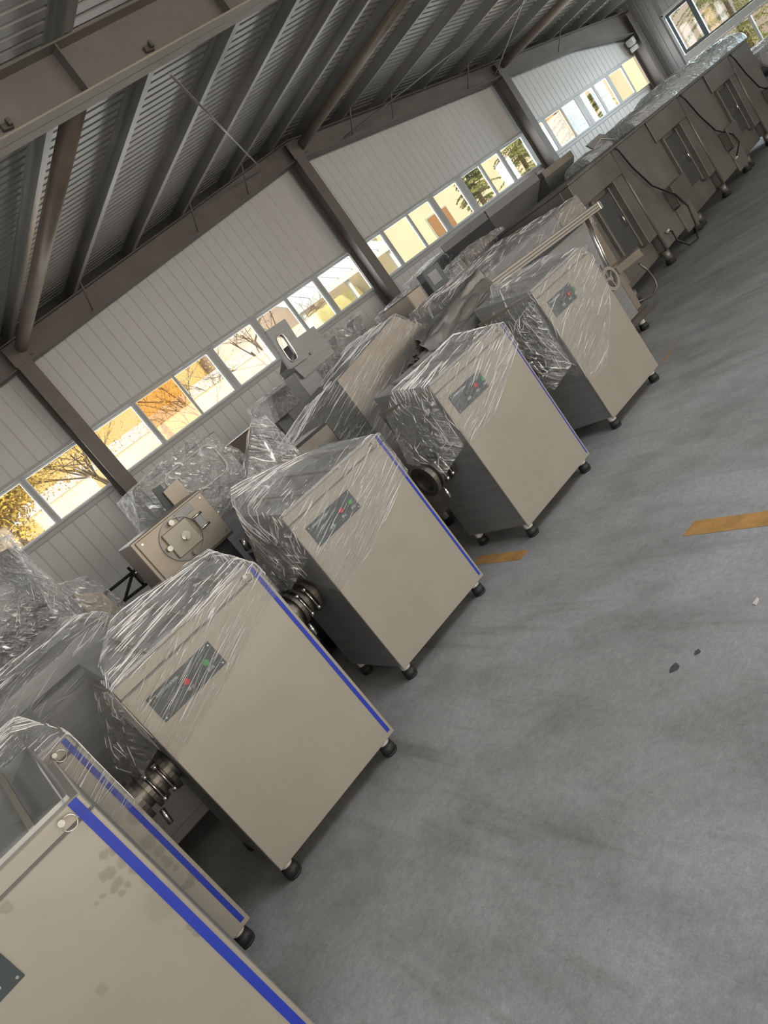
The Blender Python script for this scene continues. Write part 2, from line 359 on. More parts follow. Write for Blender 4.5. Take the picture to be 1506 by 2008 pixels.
# window openings of the back (gable) wall
PANES = [(-2.0, -1.36), (-1.28, -.64), (-.5, .14), (.22, .86), (1.0, 1.70), (1.80, 2.62), (2.80, 3.50), (3.59, 4.25), (4.30, 4.92), (5.07, 5.83), (5.99, 6.60), (6.68, 7.28), (7.41, 8.22), (8.60, 9.07), (9.18, 9.82), (9.90, 10.50), (10.68, 11.39), (11.61, 12.19), (12.28, 12.86), (12.99, 13.77), (14.2, 14.64), (14.78, 15.40), (15.48, 16.03), (16.30, 16.86), (16.97, 17.53), (17.68, 18.30)]
ZB, ZT = 1.90, 2.57
wall = bpy.data.objects.new('wall_back', None); COL.objects.link(wall); wall['kind'] = 'structure'
def wall_panel(x0, w, z0, z1, z1b, parent, y=YB, ax='x', material=WALLM, nm='wall_panel'):
    """one sheet with five vertical seams; z1 / z1b top height at either end"""
    mb = MB(); bm = mb.bm; n = 5; g = .011; d = .013; prof = []
    for i in range(n):
        a, b = i * w / n, (i + 1) * w / n
        prof += [(a, d), (a + g, 0), (b - g, 0)]
    prof.append((w, d)); rows = []
    for t, dd in prof:
        zt = z1 + (z1b - z1) * t / w
        P = [(x0 + t, y + dd, z0), (x0 + t, y + dd, zt)] if ax == 'x' else [(y + dd, x0 + t, z0), (y + dd, x0 + t, zt)]
        rows.append([bm.verts.new(p) for p in P])
    for a, b in zip(rows, rows[1:]): bm.faces.new([a[0], b[0], b[1], a[1]])
    bmesh.ops.recalc_face_normals(bm, faces=bm.faces[:])
    return struct(nm, mb, material, parent)
mb = MB(); mb.box(XL, XR, YB + .02, YB + .12, 0, ZB - .06); mb.prism([(XL, YB + .02, ZT + .04), (XR, YB + .02, ZT + .04), (XR, YB + .02, zraf(XR) + .3), (RIDGE, YB + .02, zraf(RIDGE) + .3), (XL, YB + .02, zraf(XL) + .3)], (0, .1, 0))
struct('wall_core', mb, WALLM, wall)
mb = MB(); mb.prism([(XL, YB - .02, zraf(XL) + .29), (RIDGE, YB - .02, zraf(RIDGE) + .29), (XR, YB - .02, zraf(XR) + .29), (XR, YB - .02, zraf(XR) + .53), (RIDGE, YB - .02, zraf(RIDGE) + .53), (XL, YB - .02, zraf(XL) + .53)], (0, .12, 0)); struct('dark_shade_strip', mb, mat('painted_gap_shade', (.07, .068, .065), .8, 0, .3, 9), wall)  # dark strip closes the gap, shade under the roof put into its colour
x = XL
while x < XR - .01:
    w = min(.95, XR - x)
    wall_panel(x, w, .0, ZB - .07, ZB - .07, wall)
    wall_panel(x, w, ZT + .05, zraf(x) + .29, zraf(x + w) + .29, wall); x += w
# head and sill trims, then panes and mullions
mb = MB(); mb.box(XL, XR, YB - .035, YB + .13, ZB - .11, ZB - .045, .004); mb.box(XL, XR, YB - .06, YB + .14, ZB - .045, ZB - .03); mb.box(XL, XR, YB - .03, YB + .13, ZT + .03, ZT + .075, .004); t1 = struct('trim_1', mb, TRIM)
for i, (a, b) in enumerate(PANES):
    wn = bpy.data.objects.new('window_%d' % (i + 1), None); COL.objects.link(wn); wn['kind'] = 'structure'; wn.location = ((a + b) / 2, YB + .05, ZB)
    prev = PANES[i - 1][1] if i else a - .1; nxt = PANES[i + 1][0] if i + 1 < len(PANES) else b + .12
    la, rb = (a + prev) / 2, (b + nxt) / 2; f0 = .022
    mb = MB(); Y0, Y1 = YB + .03, YB + .08
    mb.box(la, a - .012, Y0, Y1, ZB - .03, ZT + .03, .003); mb.box(b + .012, rb, Y0, Y1, ZB - .03, ZT + .03, .003)
    mb.box(a - .012, b + .012, Y0, Y1, ZB - .03, ZB - .005, .003); mb.box(a - .012, b + .012, Y0, Y1, ZT + .005, ZT + .03, .003)
    part('window_frame', mb, TRIM, wn)
    mb = MB(); mb.box(a - .012, a, Y0 + .015, Y1 - .01, ZB - .005, ZT + .005); mb.box(b, b + .012, Y0 + .015, Y1 - .01, ZB - .005, ZT + .005); mb.box(a, b, Y0 + .015, Y1 - .01, ZB - .005, ZB + .008); mb.box(a, b, Y0 + .015, Y1 - .01, ZT - .008, ZT + .005)
    part('sash', mb, ALU, wn)
    mb = MB(); mb.box(a, b, YB + .054, YB + .058, ZB, ZT); part('pane', mb, GLASS_O if i in (7, 21) else GLASS, wn)

# right wall: panels, an upper window with a dark frame and a lower one
wr = bpy.data.objects.new('wall_right', None); COL.objects.link(wr); wr['kind'] = 'structure'
WY0, WY1 = 4.6, 9.10
zs = zraf(XR) + .50
y = YF
while y < YB - .01:
    w = min(.95, YB - y)
    segs = []
    if y + w <= WY0 or y >= WY1 - .02: segs = [(y, w, 0, zs)]
    else:
        if y < WY0: segs.append((y, WY0 - y, 0, zs))
        if y + w > WY1: segs.append((WY1, y + w - WY1, 0, zs))
        a, b = max(y, WY0), min(y + w, WY1); segs += [(a, b - a, 0, 1.0), (a, b - a, 2.86, zs)]
    for a, ww, z0, z1 in segs:
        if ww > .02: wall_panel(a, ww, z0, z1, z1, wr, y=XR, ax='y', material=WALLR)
    y += w
mb = MB(); mb.box(XR - .03, XR + .05, WY0, WY1, 1.70, 1.86, .004); mb.box(XR - .02, XR + .06, WY0 - .06, WY1 + .06, .96, 1.02); mb.box(XR - .03, XR + .05, WY1, WY1 + .05, 1.0, 2.90, .004); mb.box(XR - .03, XR + .05, WY0 - .05, WY1 + .05, 2.86, 2.92, .004); struct('trim_2', mb, TRIM)
def side_window(nm, y0, y1, z0, z1, material, fw):
    wn = bpy.data.objects.new(nm, None); COL.objects.link(wn); wn['kind'] = 'structure'; wn.location = (XR, (y0 + y1) / 2, z0)
    mb = MB(); mb.box(XR - .01, XR + .05, y0, y0 + fw, z0, z1); mb.box(XR - .01, XR + .05, y1 - fw, y1, z0, z1); mb.box(XR - .01, XR + .05, y0 + fw, y1 - fw, z0, z0 + fw); mb.box(XR - .01, XR + .05, y0 + fw, y1 - fw, z1 - fw, z1)
    part('window_frame', mb, material, wn)
    mb = MB(); mb.box(XR + .018, XR + .022, y0 + fw, y1 - fw, z0 + fw, z1 - fw); part('pane', mb, GLASS, wn)
side_window('window_30', 8.47, 9.08, 1.87, 2.85, DARKF, .07)
side_window('window_31', 6.40, 8.47, 1.87, 2.85, DARKF, .035)
side_window('window_32', 4.62, 6.40, 1.87, 2.85, DARKF, .035)
for k, (a, b) in enumerate([(8.35, 9.08), (7.6, 8.35), (6.85, 7.6), (6.1, 6.85), (5.35, 6.1), (4.62, 5.35)]): side_window('window_%d' % (33 + k), a, b, 1.03, 1.69, TRIM, .03)

# left wall and front wall (behind the camera), with the openings the daylight comes through
mb = MB(); H = zraf(XL) + .46
mb.box(XL - .1, XL, YF, -4.0, 0, H); mb.box(XL - .1, XL, 1.0, YB, 0, H); mb.box(XL - .1, XL, -4.0, 1.0, 0, 1.4); mb.box(XL - .1, XL, -4.0, 1.0, 2.6, H); struct('wall_left', mb, WALLM)
mb = MB(); DX0, DX1 = -1.4, 3.2
mb.box(XL, DX0, YF - .1, YF, 0, 4); mb.box(DX1, XR, YF - .1, YF, 0, 3.2); mb.box(DX0, DX1, YF - .1, YF, 3.35, 4)
mb.prism([(XL, YF - .1, 4), (DX1, YF - .1, 4), (DX1, YF - .1, 3.2), (XR, YF - .1, 3.2), (XR, YF - .1, zraf(XR) + .46), (RIDGE, YF - .1, zraf(RIDGE) + .46), (XL, YF - .1, zraf(XL) + .6)], (0, .1, 0)); struct('wall_front', mb, WALLM)

# roof: sheets with trapezoid ribs running down each slope, resting on purlins
ceil = bpy.data.objects.new('ceiling', None); COL.objects.link(ceil); ceil['kind'] = 'structure'
def zroof(x): return zraf(x) + .33 + .165
def roof_sheet(y0, w, xa, xb):
    mb = MB(); bm = mb.bm; prof = []; n = 7; p = w / n
    for i in range(n):
        a = i * p; prof += [(a, 0), (a + p * .66, 0), (a + p * .76, .016), (a + p * .90, .016)]
    prof.append((w, 0)); rows = [[bm.verts.new((xx, y0 + t, zroof(xx) + d)) for xx in (xa, xb)] for t, d in prof]
    for a, b in zip(rows, rows[1:]): bm.faces.new([a[0], b[0], b[1], a[1]])
    return struct('roof_sheet', mb, ROOF, ceil)
y = YF
while y < YB:
    roof_sheet(y, .8, XL - .2, RIDGE); roof_sheet(y, .8, RIDGE, XR + .2); y += .8
mb = MB(); mb.prism([(-.1, -.9, zroof(-.1) - .012), (4.9, -.9, zroof(4.9) - .012), (4.9, 1.3, zroof(4.9) - .012), (-.1, 1.3, zroof(-.1) - .012)], (0, 0, .006)); struct('unseen_white_sheet', mb, mat('plain_white_sheet', (.8, .84, .88), .4), ceil)  # unseen opaque sheet added above the overhead fill
def purlin(x, flip=1):
    z = zraf(x) + .33; t = .004; h = .16; f = .062; l = .018; s = flip
    pr = [(0, 0), (f * s, 0), (f * s, l), (f * s - t * s, l), (f * s - t * s, t), (t * s, t), (t * s, h - t), (f * s - t * s, h - t), (f * s - t * s, h - l), (f * s, h - l), (f * s, h), (0, h)]
    mb = MB(); mb.prism([(x + a, YF + .02, z + b) for a, b in pr], (0, YB - YF - .04, 0)); return struct('purlin', mb, PURLIN, ceil)
for x in (7.90, 6.92, 5.87, 4.88, 3.82, 2.77, 1.72, .67, -.38, -1.43): purlin(x, -1)
for x in (8.62, 9.50, 10.52, 11.63, 12.68, 13.72, 14.77, 15.82, 16.87, 17.92): purlin(x, 1)

# portal frames: I-section rafters
def rafter(yc, label, haunch, dep=.33, fw=.2):
    t = thing('roof_beam', label, 'beam', (RIDGE, yc, zraf(RIDGE)))
    for sgn, xe in ((-1, XL), (1, XR)):
        def zb(x, e=0): 
            hz = haunch * max(0, (abs(x - RIDGE) - 8.6) / 2.2) if haunch else 0
            return zraf(x) - hz
        xs = [RIDGE, RIDGE + sgn * 8.6, xe] if haunch else [RIDGE, xe]
        bot = [(x, zb(x)) for x in xs]; top = [(x, zraf(x) + dep) for x in xs]
        mb = MB(); mb.prism([(x, yc - .004, z) for x, z in bot] + [(x, yc - .004, z) for x, z in top[::-1]], (0, .008, 0)); part('web', mb, FRAME, t)
        mb = MB(); mb.prism([(x, yc - fw / 2, z) for x, z in bot] + [(x, yc - fw / 2, z + .012) for x, z in bot[::-1]], (0, fw, 0)); part('bottom_flange', mb, FRAMEL if not haunch else FRAME, t)
        mb = MB(); mb.prism([(x, yc - fw / 2, z) for x, z in top] + [(x, yc - fw / 2, z - .012) for x, z in top[::-1]], (0, fw, 0)); part('top_flange', mb, FRAME, t)
    return t
def stiffener(t, yc, x, s=-1, w=.09):
    mb = MB(); mb.box(x - .005, x + .005, yc + (0 if s > 0 else -w), yc + (w if s > 0 else 0), zraf(x) + .012, zraf(x) + .318); part('stiffener_plate', mb, FRAME, t)
def clip(t, yc, x, z):
    mb = MB(); mb.box(x - .035, x + .035, yc - .03, yc - .004, z - .02, z + .02, .003); mb.box(x + .005, x + .03, yc - .055, yc - .03, z - .012, z + .03); part('cable_clip', mb, CAST, t)
r1 = rafter(4.4, 'near roof beam crossing the upper left of the ceiling', 0)
for x in (-.2, 1.35, 2.62, 3.95, 5.3, 6.9, 8.24, 9.9, 11.6, 13.81): stiffener(r1, 4.4, x)
p = at(292, 95, 4.38); clip(r1, 4.4, p.x, p.z); p = at(14, 248, 4.38); clip(r1, 4.4, p.x, p.z)
r2 = rafter(9.77, 'sloping roof beam along the top of the windowed gable wall', .22)
def fly_brace(t, x, sg):                       # thin angle from purlin down to the beam's lower flange
    z = zraf(x); mb = MB(); mb.tube([(x, 9.35, z + .36), (x, 9.66, z + .03)], .011, 4); part('fly_brace', mb, FRAME, t)
for x in (3.82, 5.87, 7.0, 9.50, 10.52, 12.68, 15.82): fly_brace(r2, x, 1)
# columns of the gable wall
def column(xc, label, w=.2, ya=9.62, yb=9.92, ztop=None):
    zt = ztop or zraf(xc) + .02
    t = thing('steel_column', label, 'column', (xc, (ya + yb) / 2, 0))
    mb = MB(); mb.box(xc - w / 2, xc + w / 2, ya, ya + .012, 0, zt); part('front_flange', mb, FRAME, t)
    mb = MB(); mb.box(xc - w / 2, xc + w / 2, yb - .012, yb, 0, zt); part('back_flange', mb, FRAME, t)
    mb = MB(); mb.box(xc - .005, xc + .005, ya + .012, yb - .012, 0, zt); part('web', mb, FRAME, t)
    mb = MB(); mb.box(xc - .14, xc + .14, ya - .05, yb, 0, .02); part('base_plate', mb, FRAME, t)
    mb = MB(); mb.box(xc - w / 2 - .02, xc + w / 2 + .02, ya - .006, ya, zt - .02, zt + .26, .002); part('cap_plate', mb, FRAME, t)
    return t
column(2.65, 'grey steel column at far left between the yellow-leaf windows')
column(8.24, 'grey steel column standing under the roof ridge')
column(13.81, 'grey steel column beyond the big steel hopper')
column(18.95, 'steel column in the far right corner of the hall', .22, ztop=zraf(18.95))
t = thing('switch_boxes', 'pale electrical box stack on the far corner column', 'electrical box', at(1243, 88, 9.80) - Vector((0, 0, .15)))
for du, dv_, w_, h_ in ((0, -10, .09, .07), (-12, 2, .07, .06), (2, 6, .08, .05)):
    p = at(1243 + du, 88 + dv_, 9.80); mb = MB(); mb.box(18.845 - w_ * 1.6, 18.845, p.y - w_, p.y + w_, p.z - h_, p.z + h_, .006); part('box', mb, WHITE, t)
# round tie tubes between the frames, and thin brace rods
for x, z, lab in ((2.75, 3.86, 'brown round tie tube at left under the roof'), (8.42, 4.36, 'round tie tube running along the roof ridge'), (13.9, 3.85, 'round tie tube above the far windows')):
    t = thing('tie_tube', lab, 'pipe', (x, 4.4, z)); mb = MB(); mb.cyl((x, 4.42, z), (x, 9.75, z), .075, n=20); part('tube', mb, mat('brown_dusty_tube', (.27, .22, .175), .45, .2, .2, 4), t)
    mb = MB(); mb.box(x - .11, x + .11, 9.72, 9.735, z - .11, z + .11); part('end_plate', mb, FRAME, t)
def rod(p0, p1, lab):
    mb = MB(); mb.cyl(p0, p1, .011, n=8); solo('brace_rod', mb, PURLIN, lab, 'rod', Vector(p0))
rod(at(333, 145, 4.5), at(514, 332, 9.66), 'thin brace rod slanting between the two roof beams')
rod((9.6, 4.5, 4.10), (13.5, 9.66, 3.72), 'thin brace rod on the far roof slope')
rod((13.6, 4.5, 3.72), (9.3, 9.66, 4.14), 'crossing brace rod on the far roof slope')

# ------------------------------------------------------------------ front row: stainless cabinets on legs
def smudged(name, spots, org):
    """greasy hand marks: round dabs with ragged edges at given spots of the sheet"""
    m = STEEL.copy(); m.name = name; n = m.node_tree; L = n.links.new; b = n.nodes['Principled BSDF']
    src = b.inputs['Base Color'].links[0].from_socket; tc = n.nodes.new('ShaderNodeTexCoord')
    nz = n.nodes.new('ShaderNodeTexNoise'); nz.inputs['Scale'].default_value = 55; nz.inputs['Detail'].default_value = 2; L(tc.outputs['Object'], nz.inputs['Vector'])
    sc = n.nodes.new('ShaderNodeVectorMath'); sc.operation = 'SCALE'; sc.inputs[3].default_value = .018; L(nz.outputs[1], sc.inputs[0])
    ad = n.nodes.new('ShaderNodeVectorMath'); ad.operation = 'ADD'; L(tc.outputs['Object'], ad.inputs[0]); L(sc.outputs[0], ad.inputs[1]); acc = None
    for p, r, k in spots:
        d = n.nodes.new('ShaderNodeVectorMath'); d.operation = 'DISTANCE'; L(ad.outputs[0], d.inputs[0]); d.inputs[1].default_value = Vector(p) - Vector(org) + Vector((.009, .009, .009))
        mr = n.nodes.new('ShaderNodeMapRange'); mr.inputs[1].default_value = r * .75; mr.inputs[2].default_value = r * 1.25; mr.inputs[3].default_value = k; mr.inputs[4].default_value = 0; L(d.outputs[1], mr.inputs[0])
        if acc is None: acc = mr.outputs[0]
        else:
            x = n.nodes.new('ShaderNodeMath'); x.operation = 'MAXIMUM'; L(acc, x.inputs[0]); L(mr.outputs[0], x.inputs[1]); acc = x.outputs[0]
    mx = n.nodes.new('ShaderNodeMix'); mx.data_type = 'RGBA'; L(acc, mx.inputs[0]); L(src, mx.inputs[6]); mx.inputs[7].default_value = (.15, .14, .12, 1); L(mx.outputs[2], b.inputs['Base Color']); return m
SMUDGE = smudged('fingerprinted_steel_sheet', [(at(u, v, 2.02), r, k) for u, v, r, k in ((205, 1675, .012, .42), (222, 1668, .011, .4), (215, 1712, .016, .42), (240, 1690, .014, .34), (232, 1730, .013, .42), (262, 1705, .013, .42), (225, 1742, .013, .42), (250, 1735, .010, .4), (203, 1718, .013, .4), (200, 1758, .007, .34), (188, 1773, .006, .3), (248, 1672, .008, .35), (238, 1752, .009, .42), (318, 1768, .045, .2), (292, 1722, .020, .25), (375, 1815, .013, .42), (386, 1829, .012, .42), (12, 1780, .014, .35), (2, 1705, .014, .35), (160, 1605, .035, .12), (200, 1940, .014, .25))], (-.41, 2.295, 0))
SMUDGE2 = smudged('hand_marked_steel_sheet', [(at(u, v, 2.74), r, k) for u, v, r, k in ((265, 1600, .03, .4), (292, 1650, .028, .42), (312, 1668, .02, .4), (330, 1690, .018, .4), (322, 1683, .012, .4), (345, 1702, .012, .4), (378, 1715, .02, .42), (372, 1732, .018, .42), (395, 1722, .015, .35), (300, 1630, .02, .3), (360, 1740, .012, .42))], (-.33, 3.015, 0))

def leg(t, x, y, h=.09, r=.026, m=None):
    mb = MB(); mb.cyl((x, y, .045), (x, y, h + .02), r, n=16); lg = part('leg', mb, m or WHITE, t)
    mb = MB(); mb.cyl((x, y, 0), (x, y, .012), r * 1.22, r * 1.38, n=16); mb.cyl((x, y, .012), (x, y, .05), r * 1.38, r * 1.25, n=16); mb.cyl((x, y, .05), (x, y, .058), r * 1.25, r * 1.0, n=16)
    part('rubber_foot', mb, BLACK, lg)
    mb = MB(); mb.cyl((x + .012, y - r * 1.36, .028), (x + .012, y - r * 1.2, .028), .0045, n=8); part('foot_hole', mb, mat('hole_black', (.004, .004, .004), .8), lg)
def control(t, x0, z0, y, buttons, w=.31, h=.115, cap='冻肉绞肉机控制板'):
    mb = MB(); mb.box(x0, x0 + w, y - .004, y, z0, z0 + h, .001); c = part('control_plate', mb, PANEL, t)
    for bx, m, lab in buttons:
        mb = MB(); mb.cyl((x0 + bx, y - .004, z0 + h * .52), (x0 + bx, y - .007, z0 + h * .52), .0155, n=20); part('button_ring', mb, BLACKM, c)
        mb = MB(); mb.cyl((x0 + bx, y - .007, z0 + h * .52), (x0 + bx, y - .011, z0 + h * .52), .0125, n=20); part('button', mb, m, c)
        text('button_lettering', lab, .016, (x0 + bx, y - .0044, z0 + h * .20), c)
    text('plate_lettering', cap, .0135, (x0 + .085, y - .0044, z0 + h * .80), c)
    for sx in (.012, w - .012):
        for sz in (.012, h - .012):
            mb = MB(); mb.cyl((x0 + sx, y - .004, z0 + sz), (x0 + sx, y - .006, z0 + sz), .004, n=8); part('screw', mb, CHROME, c)
def grinder(x0, x1, y0, label, blue=.022, front=STEEL, ctl=((.15, RED, '停止'), (.25, GREEN, '启动')), pipe=True, depth=.55, cw=.31, hopper=True, ring=True, zb=.09, zt=1.06):
    t = thing('grinder_cabinet', label, 'machine', ((x0 + x1) / 2, y0 + depth / 2, 0), 'stainless grinder cabinets on legs')
    y1 = y0 + depth
    mb = MB(); mb.box(x0 + .004, x1 - .004, y0 + .012, y1, zb, zt - .05, .003); part('body', mb, STEEL_D, t)
    mb = MB(); mb.box(x0, x1, y0, y0 + .014, zb - .012, zt - .055, .003); fp = part('front_panel', mb, front, t)
    mb = MB(); mb.box(x0 + .002, x1 - .002, y0 + .001, y1, zt - .05, zt, .004); part('lid_frame', mb, STEEL, t)
    if blue:
        mb = MB(); mb.box(x1 - .014 - blue, x1 - .014, y0 - .0015, y0, zb + .01, zt - .002); s = part('blue_edge_strip', mb, BLUE, t)
    for x in (x0 + .035, x1 - .06):
        for y in (y0 + .045, y1 - .05): leg(t, x, y, zb)
    if ring:
        rx, rz = x1 - .075, zt - .018
        mb = MB(); mb.cyl((rx, y0 + .004, rz), (rx, y0 - .02, rz), .006, n=10); mb.cyl((rx, y0 - .02, rz), (rx, y0 - .028, rz), .009, n=10); lp = part('lock_pin', mb, CHROME, t)
        mb = MB(); c = Vector((rx + .012, y0 - .016, rz - .016)); mb.tube([c + Vector((math.cos(a) * .02, 0, math.sin(a) * .02)) for a in [k * math.pi / 9 for k in range(18)]], .0016, 6, True); part('pull_ring', mb, CHROME, lp)
    if ctl: control(t, x0 + .065, .835, y0, ctl, cw)
    if hopper:                                 # open tray with two cross bars over a sloping well
        hx0, hx1, hy0, hy1 = x0 + .03, x1 - .03, y0 + .03, y1 - .02
        mb = MB(); q = [(hx0, hy0), (hx1, hy0), (hx1, hy1), (hx0, hy1)]
        cxm, cym = (hx0 + hx1) / 2, (hy0 + hy1) / 2; inn = [(cxm + (a - cxm) * .35, cym + (b - cym) * .35) for a, b in q]
        zq = (zt + .012, zt + .012, zt + .09, zt + .09)
        for i in range(4):
            j = (i + 1) % 4; mb.poly([(*q[i], zq[i]), (*q[j], zq[j]), (*inn[j], zt + .002), (*inn[i], zt + .002)])
            ou = Vector((q[j][1] - q[i][1], -(q[j][0] - q[i][0]), 0)).normalized() * .004
            mb.prism([(*q[i], zt), (*q[j], zt), (*q[j], zq[j]), (*q[i], zq[i])], ou)
        part('hopper_tray', mb, mat('tray_steel', (.46, .455, .44), .42, .5, .15, 4), t)
        for fx in (.25, .55, .85):
            xx = hx0 + (hx1 - hx0) * fx; mb = MB(); mb.prism([(xx - .008, hy0, zt + .001), (xx - .008, hy0, zt + .014), (xx - .008, hy1, zt + .092), (xx - .008, hy1, zt + .078)], (.016, 0, 0)); part('guard_bar', mb, STEEL, t)
    if pipe:                                   # outlet neck with clamp rings on the left flank
        py, pz = y0 + .30, .62; L = .19
        mb = MB(); mb.cyl((x0 + .002, py, pz), (x0 - L, py, pz), .068, n=28, caps=False); mb.cyl((x0 - L + .03, py, pz), (x0 - L + .02, py, pz), .066, n=28); nk = part('outlet_neck', mb, CAST, t)
        mb = MB()
        for dx, rr, ww in ((.03, .098, .022), (.085, .088, .016), (.125, .094, .02)): mb.ring((x0 - dx, py, pz), (1, 0, 0), rr, rr - .066, ww, 28)
        mb.ring((x0 - L + .012, py, pz), (1, 0, 0), .10, .034, .03, 28); part('clamp_ring', mb, CAST, nk)
        for dx in (.055, .105):
            a = Vector((x0 - dx, py - .075, pz + .055)); b = Vector((x0 - dx, py - .09, pz - .05))
            mb = MB(); mb.cyl(a, b, .0065, n=10); part('clamp_bolt', mb, CHROME, nk)
            mb = MB(); mb.cyl(a + Vector((0, 0, -.004)), a + Vector((0, 0, .014)), .013, n=12); part('bolt_knob', mb, CHROME, nk)
            mb = MB(); mb.cyl(b + Vector((0, 0, -.014)), b + Vector((0, 0, .004)), .012, n=12); part('bolt_knob', mb, CHROME, nk)
        mb = MB(); mb.cyl((x0 - .14, py - .05, pz - .09), (x0 - .15, py - .06, pz - .155), .012, n=12); part('handle_stub', mb, CHROME, nk)
    return t
B3 = ((.12, DGREEN, '反转'), (.205, RED, '停止'), (.295 - .02, GREEN, '启动'))
M1 = grinder(-.77, -.05, 2.02, 'nearest bare steel cabinet with bright blue edge strip and fingerprints', .026, SMUDGE, pipe=False)
M2 = grinder(-.69, .03, 2.74, 'steel cabinet half hidden behind the nearest one, film around its top', .02, SMUDGE2, pipe=False)
M3 = grinder(.22, .94, 2.78, 'film-wrapped steel cabinet with red and green buttons and blue edge', .018)
M4 = grinder(1.29, 2.01, 3.10, 'steel cabinet with three buttons and visible lid ring, blue edge strip', .014, ctl=B3)
M5 = grinder(2.42, 3.14, 3.05, 'film-striped steel cabinet with open round outlet on its left side', .008, ctl=B3, cw=.29)
M6 = grinder(3.56, 4.23, 3.11, 'last cabinet of the front row with film seam across its panel', 0, ctl=B3, cw=.27)

# raised flap of the tray on the nearest cabinet
mb = MB(); a = [at(72, 1520, 2.35), at(98, 1512, 2.5), at(160, 1552, 2.12), at(140, 1560, 2.05)]
mb.obox(Vector((-.085, 2.30, 1.105)), Vector((.004, 0, .012)), Vector((0, .26, 0)), Vector((.012, 0, .075))); part('tray_flap', mb, STEEL_D, M1)

# films over the front row
F = -.014
def wrap(M, x0, x1, y0, low, tops, material=FILM, amp=.004, seed=1, rear=.52, L=.035):
    """low: lower edge of the film on the front sheet as (x, z) points; tops: extra raised points"""
    pts = [(x, y0 + F, z) for x, z in low] + [(x0, y0 + F, 1.055), (x1, y0 + F, 1.055), (x0 - .002, y0 + rear, 1.0), (x1 + .002, y0 + rear, 1.0), (x0 - .002, y0 + rear, .8)] + list(tops)
    return film(M, pts, material, amp, L, seed)
wrap(M2, -.69, .032, 2.74, [(-.69, .70), (.031, .72)], [(-.6, 3.0, 1.17), (-.1, 2.95, 1.17), (-.6, 3.25, 1.17), (-.05, 3.2, 1.17)], seed=2)
wrap(M3, .218, .942, 2.78, [(.218, .70), (.5, .77), (.942, .90)], [(.30, 3.0, 1.16), (.88, 2.95, 1.16), (.46, 3.2, 1.22), (.96, 3.2, 1.17)], seed=3)
wrap(M4, 1.288, 2.012, 3.10, [(1.288, .60), (1.55, .64), (2.012, .80)], [(1.24, 3.32, 1.26), (1.36, 3.5, 1.30), (1.9, 3.4, 1.15)], seed=4)
wrap(M5, 2.418, 3.142, 3.05, [(2.418, .68), (2.7, .70), (3.142, .90)], [(2.45, 3.4, 1.14), (2.95, 3.25, 1.16), (3.1, 3.4, 1.15)], seed=5)
wrap(M6, 3.558, 4.232, 3.11, [(3.558, .38), (3.75, .36), (4.1, .62), (4.232, .78)], [(3.62, 3.35, 1.17), (4.15, 3.35, 1.15), (3.7, 3.5, 1.22)], seed=6)
# film hanging down the flanks over the outlets
def drape(M, x0, y0, seed, z0=.66):
    film(M, [(x0 + .005, y0 + .03, 1.04), (x0 + .005, y0 + .5, 1.04), (x0 - .10, y0 + .2, .80), (x0 - .17, y0 + .36, .76), (x0 - .05, y0 + .42, z0), (x0 - .12, y0 + .18, z0), (x0 + .005, y0 + .05, z0 + .08), (x0 + .005, y0 + .48, z0)], FILM_L, .008, .04, seed, name='draped_film')
drape(M3, .22, 2.78, 11, .70); drape(M4, 1.29, 3.10, 12, .74); drape(M5, 2.42, 3.05, 13, .60); drape(M6, 3.56, 3.11, 14, .45)

# ------------------------------------------------------------------ second row and what stands behind
def slab_on_legs(t, x0, x1, y0, y1, z0, z1, material, bev=.006):
    mb = MB(); mb.box(x0, x1, y0, y1, z0, z1, bev); part('body', mb, material, t)
    for x in (x0 + .06, x1 - .06):
        for y in (y0 + .06, y1 - .06): leg(t, x, y, z0)
# a second cabinet seen through the gap between M2 and M3
t = thing('rear_cabinet', 'plain grey cabinet of the second row seen through the gap', 'machine', (.12, 4.05, 0))
slab_on_legs(t, -.30, .57, 3.74, 4.25, .10, 1.07, STEEL_D)
mb = MB(); mb.box(-.22, .36, 3.728, 3.74, .16, 1.02, .003); part('front_panel', mb, STEEL_D, t)
mb = MB(); mb.box(-.24, .50, 3.80, 4.22, 1.07, 1.20, .02); part('hopper', mb, STEEL_D, t)
film(t, [(-.32, 3.72, .98), (.30, 3.72, 1.02), (.59, 3.72, 1.06), (-.26, 3.8, 1.24), (.52, 3.82, 1.22), (.62, 4.26, 1.1), (-.3, 4.3, 1.26), (.4, 4.2, 1.30)], FILM_X, .012, .05, 21)
# tall wrapped machine at the far left
t = thing('wrapped_hopper_machine', 'tall film-wrapped machine with round hopper at the left edge', 'machine', (.05, 4.85, 0))
mb = MB(); mb.box(-.45, .50, 4.5, 5.2, .1, 1.15, .01); part('body', mb, STEEL_D, t)
mb = MB(); mb.cyl((.12, 4.8, 1.15), (.12, 4.8, 1.25), .14, .30, n=28); mb.cyl((.12, 4.8, 1.25), (.20, 4.8, 1.80), .30, .36, n=28); part('round_hopper', mb, STEEL_D, t)
for x in (-.4, .45):
    for y in (4.55, 5.15): leg(t, x, y, .1)
film(t, [(.12 + .45 * math.cos(a), 4.8 + .42 * math.sin(a), 1.83) for a in [k * math.pi / 5 for k in range(10)]] + [(-.5, 4.46, 1.1), (.55, 4.46, 1.0), (.55, 5.22, 1.0), (-.5, 5.22, 1.1)], FILM_L, .014, .06, 22)
t = thing('wrapped_low_machine', 'low film-wrapped machine beside the tall round hopper', 'machine', (.72, 5.25, 0))
slab_on_legs(t, .62, .80, 5.0, 5.5, .1, .98, STEEL_D)
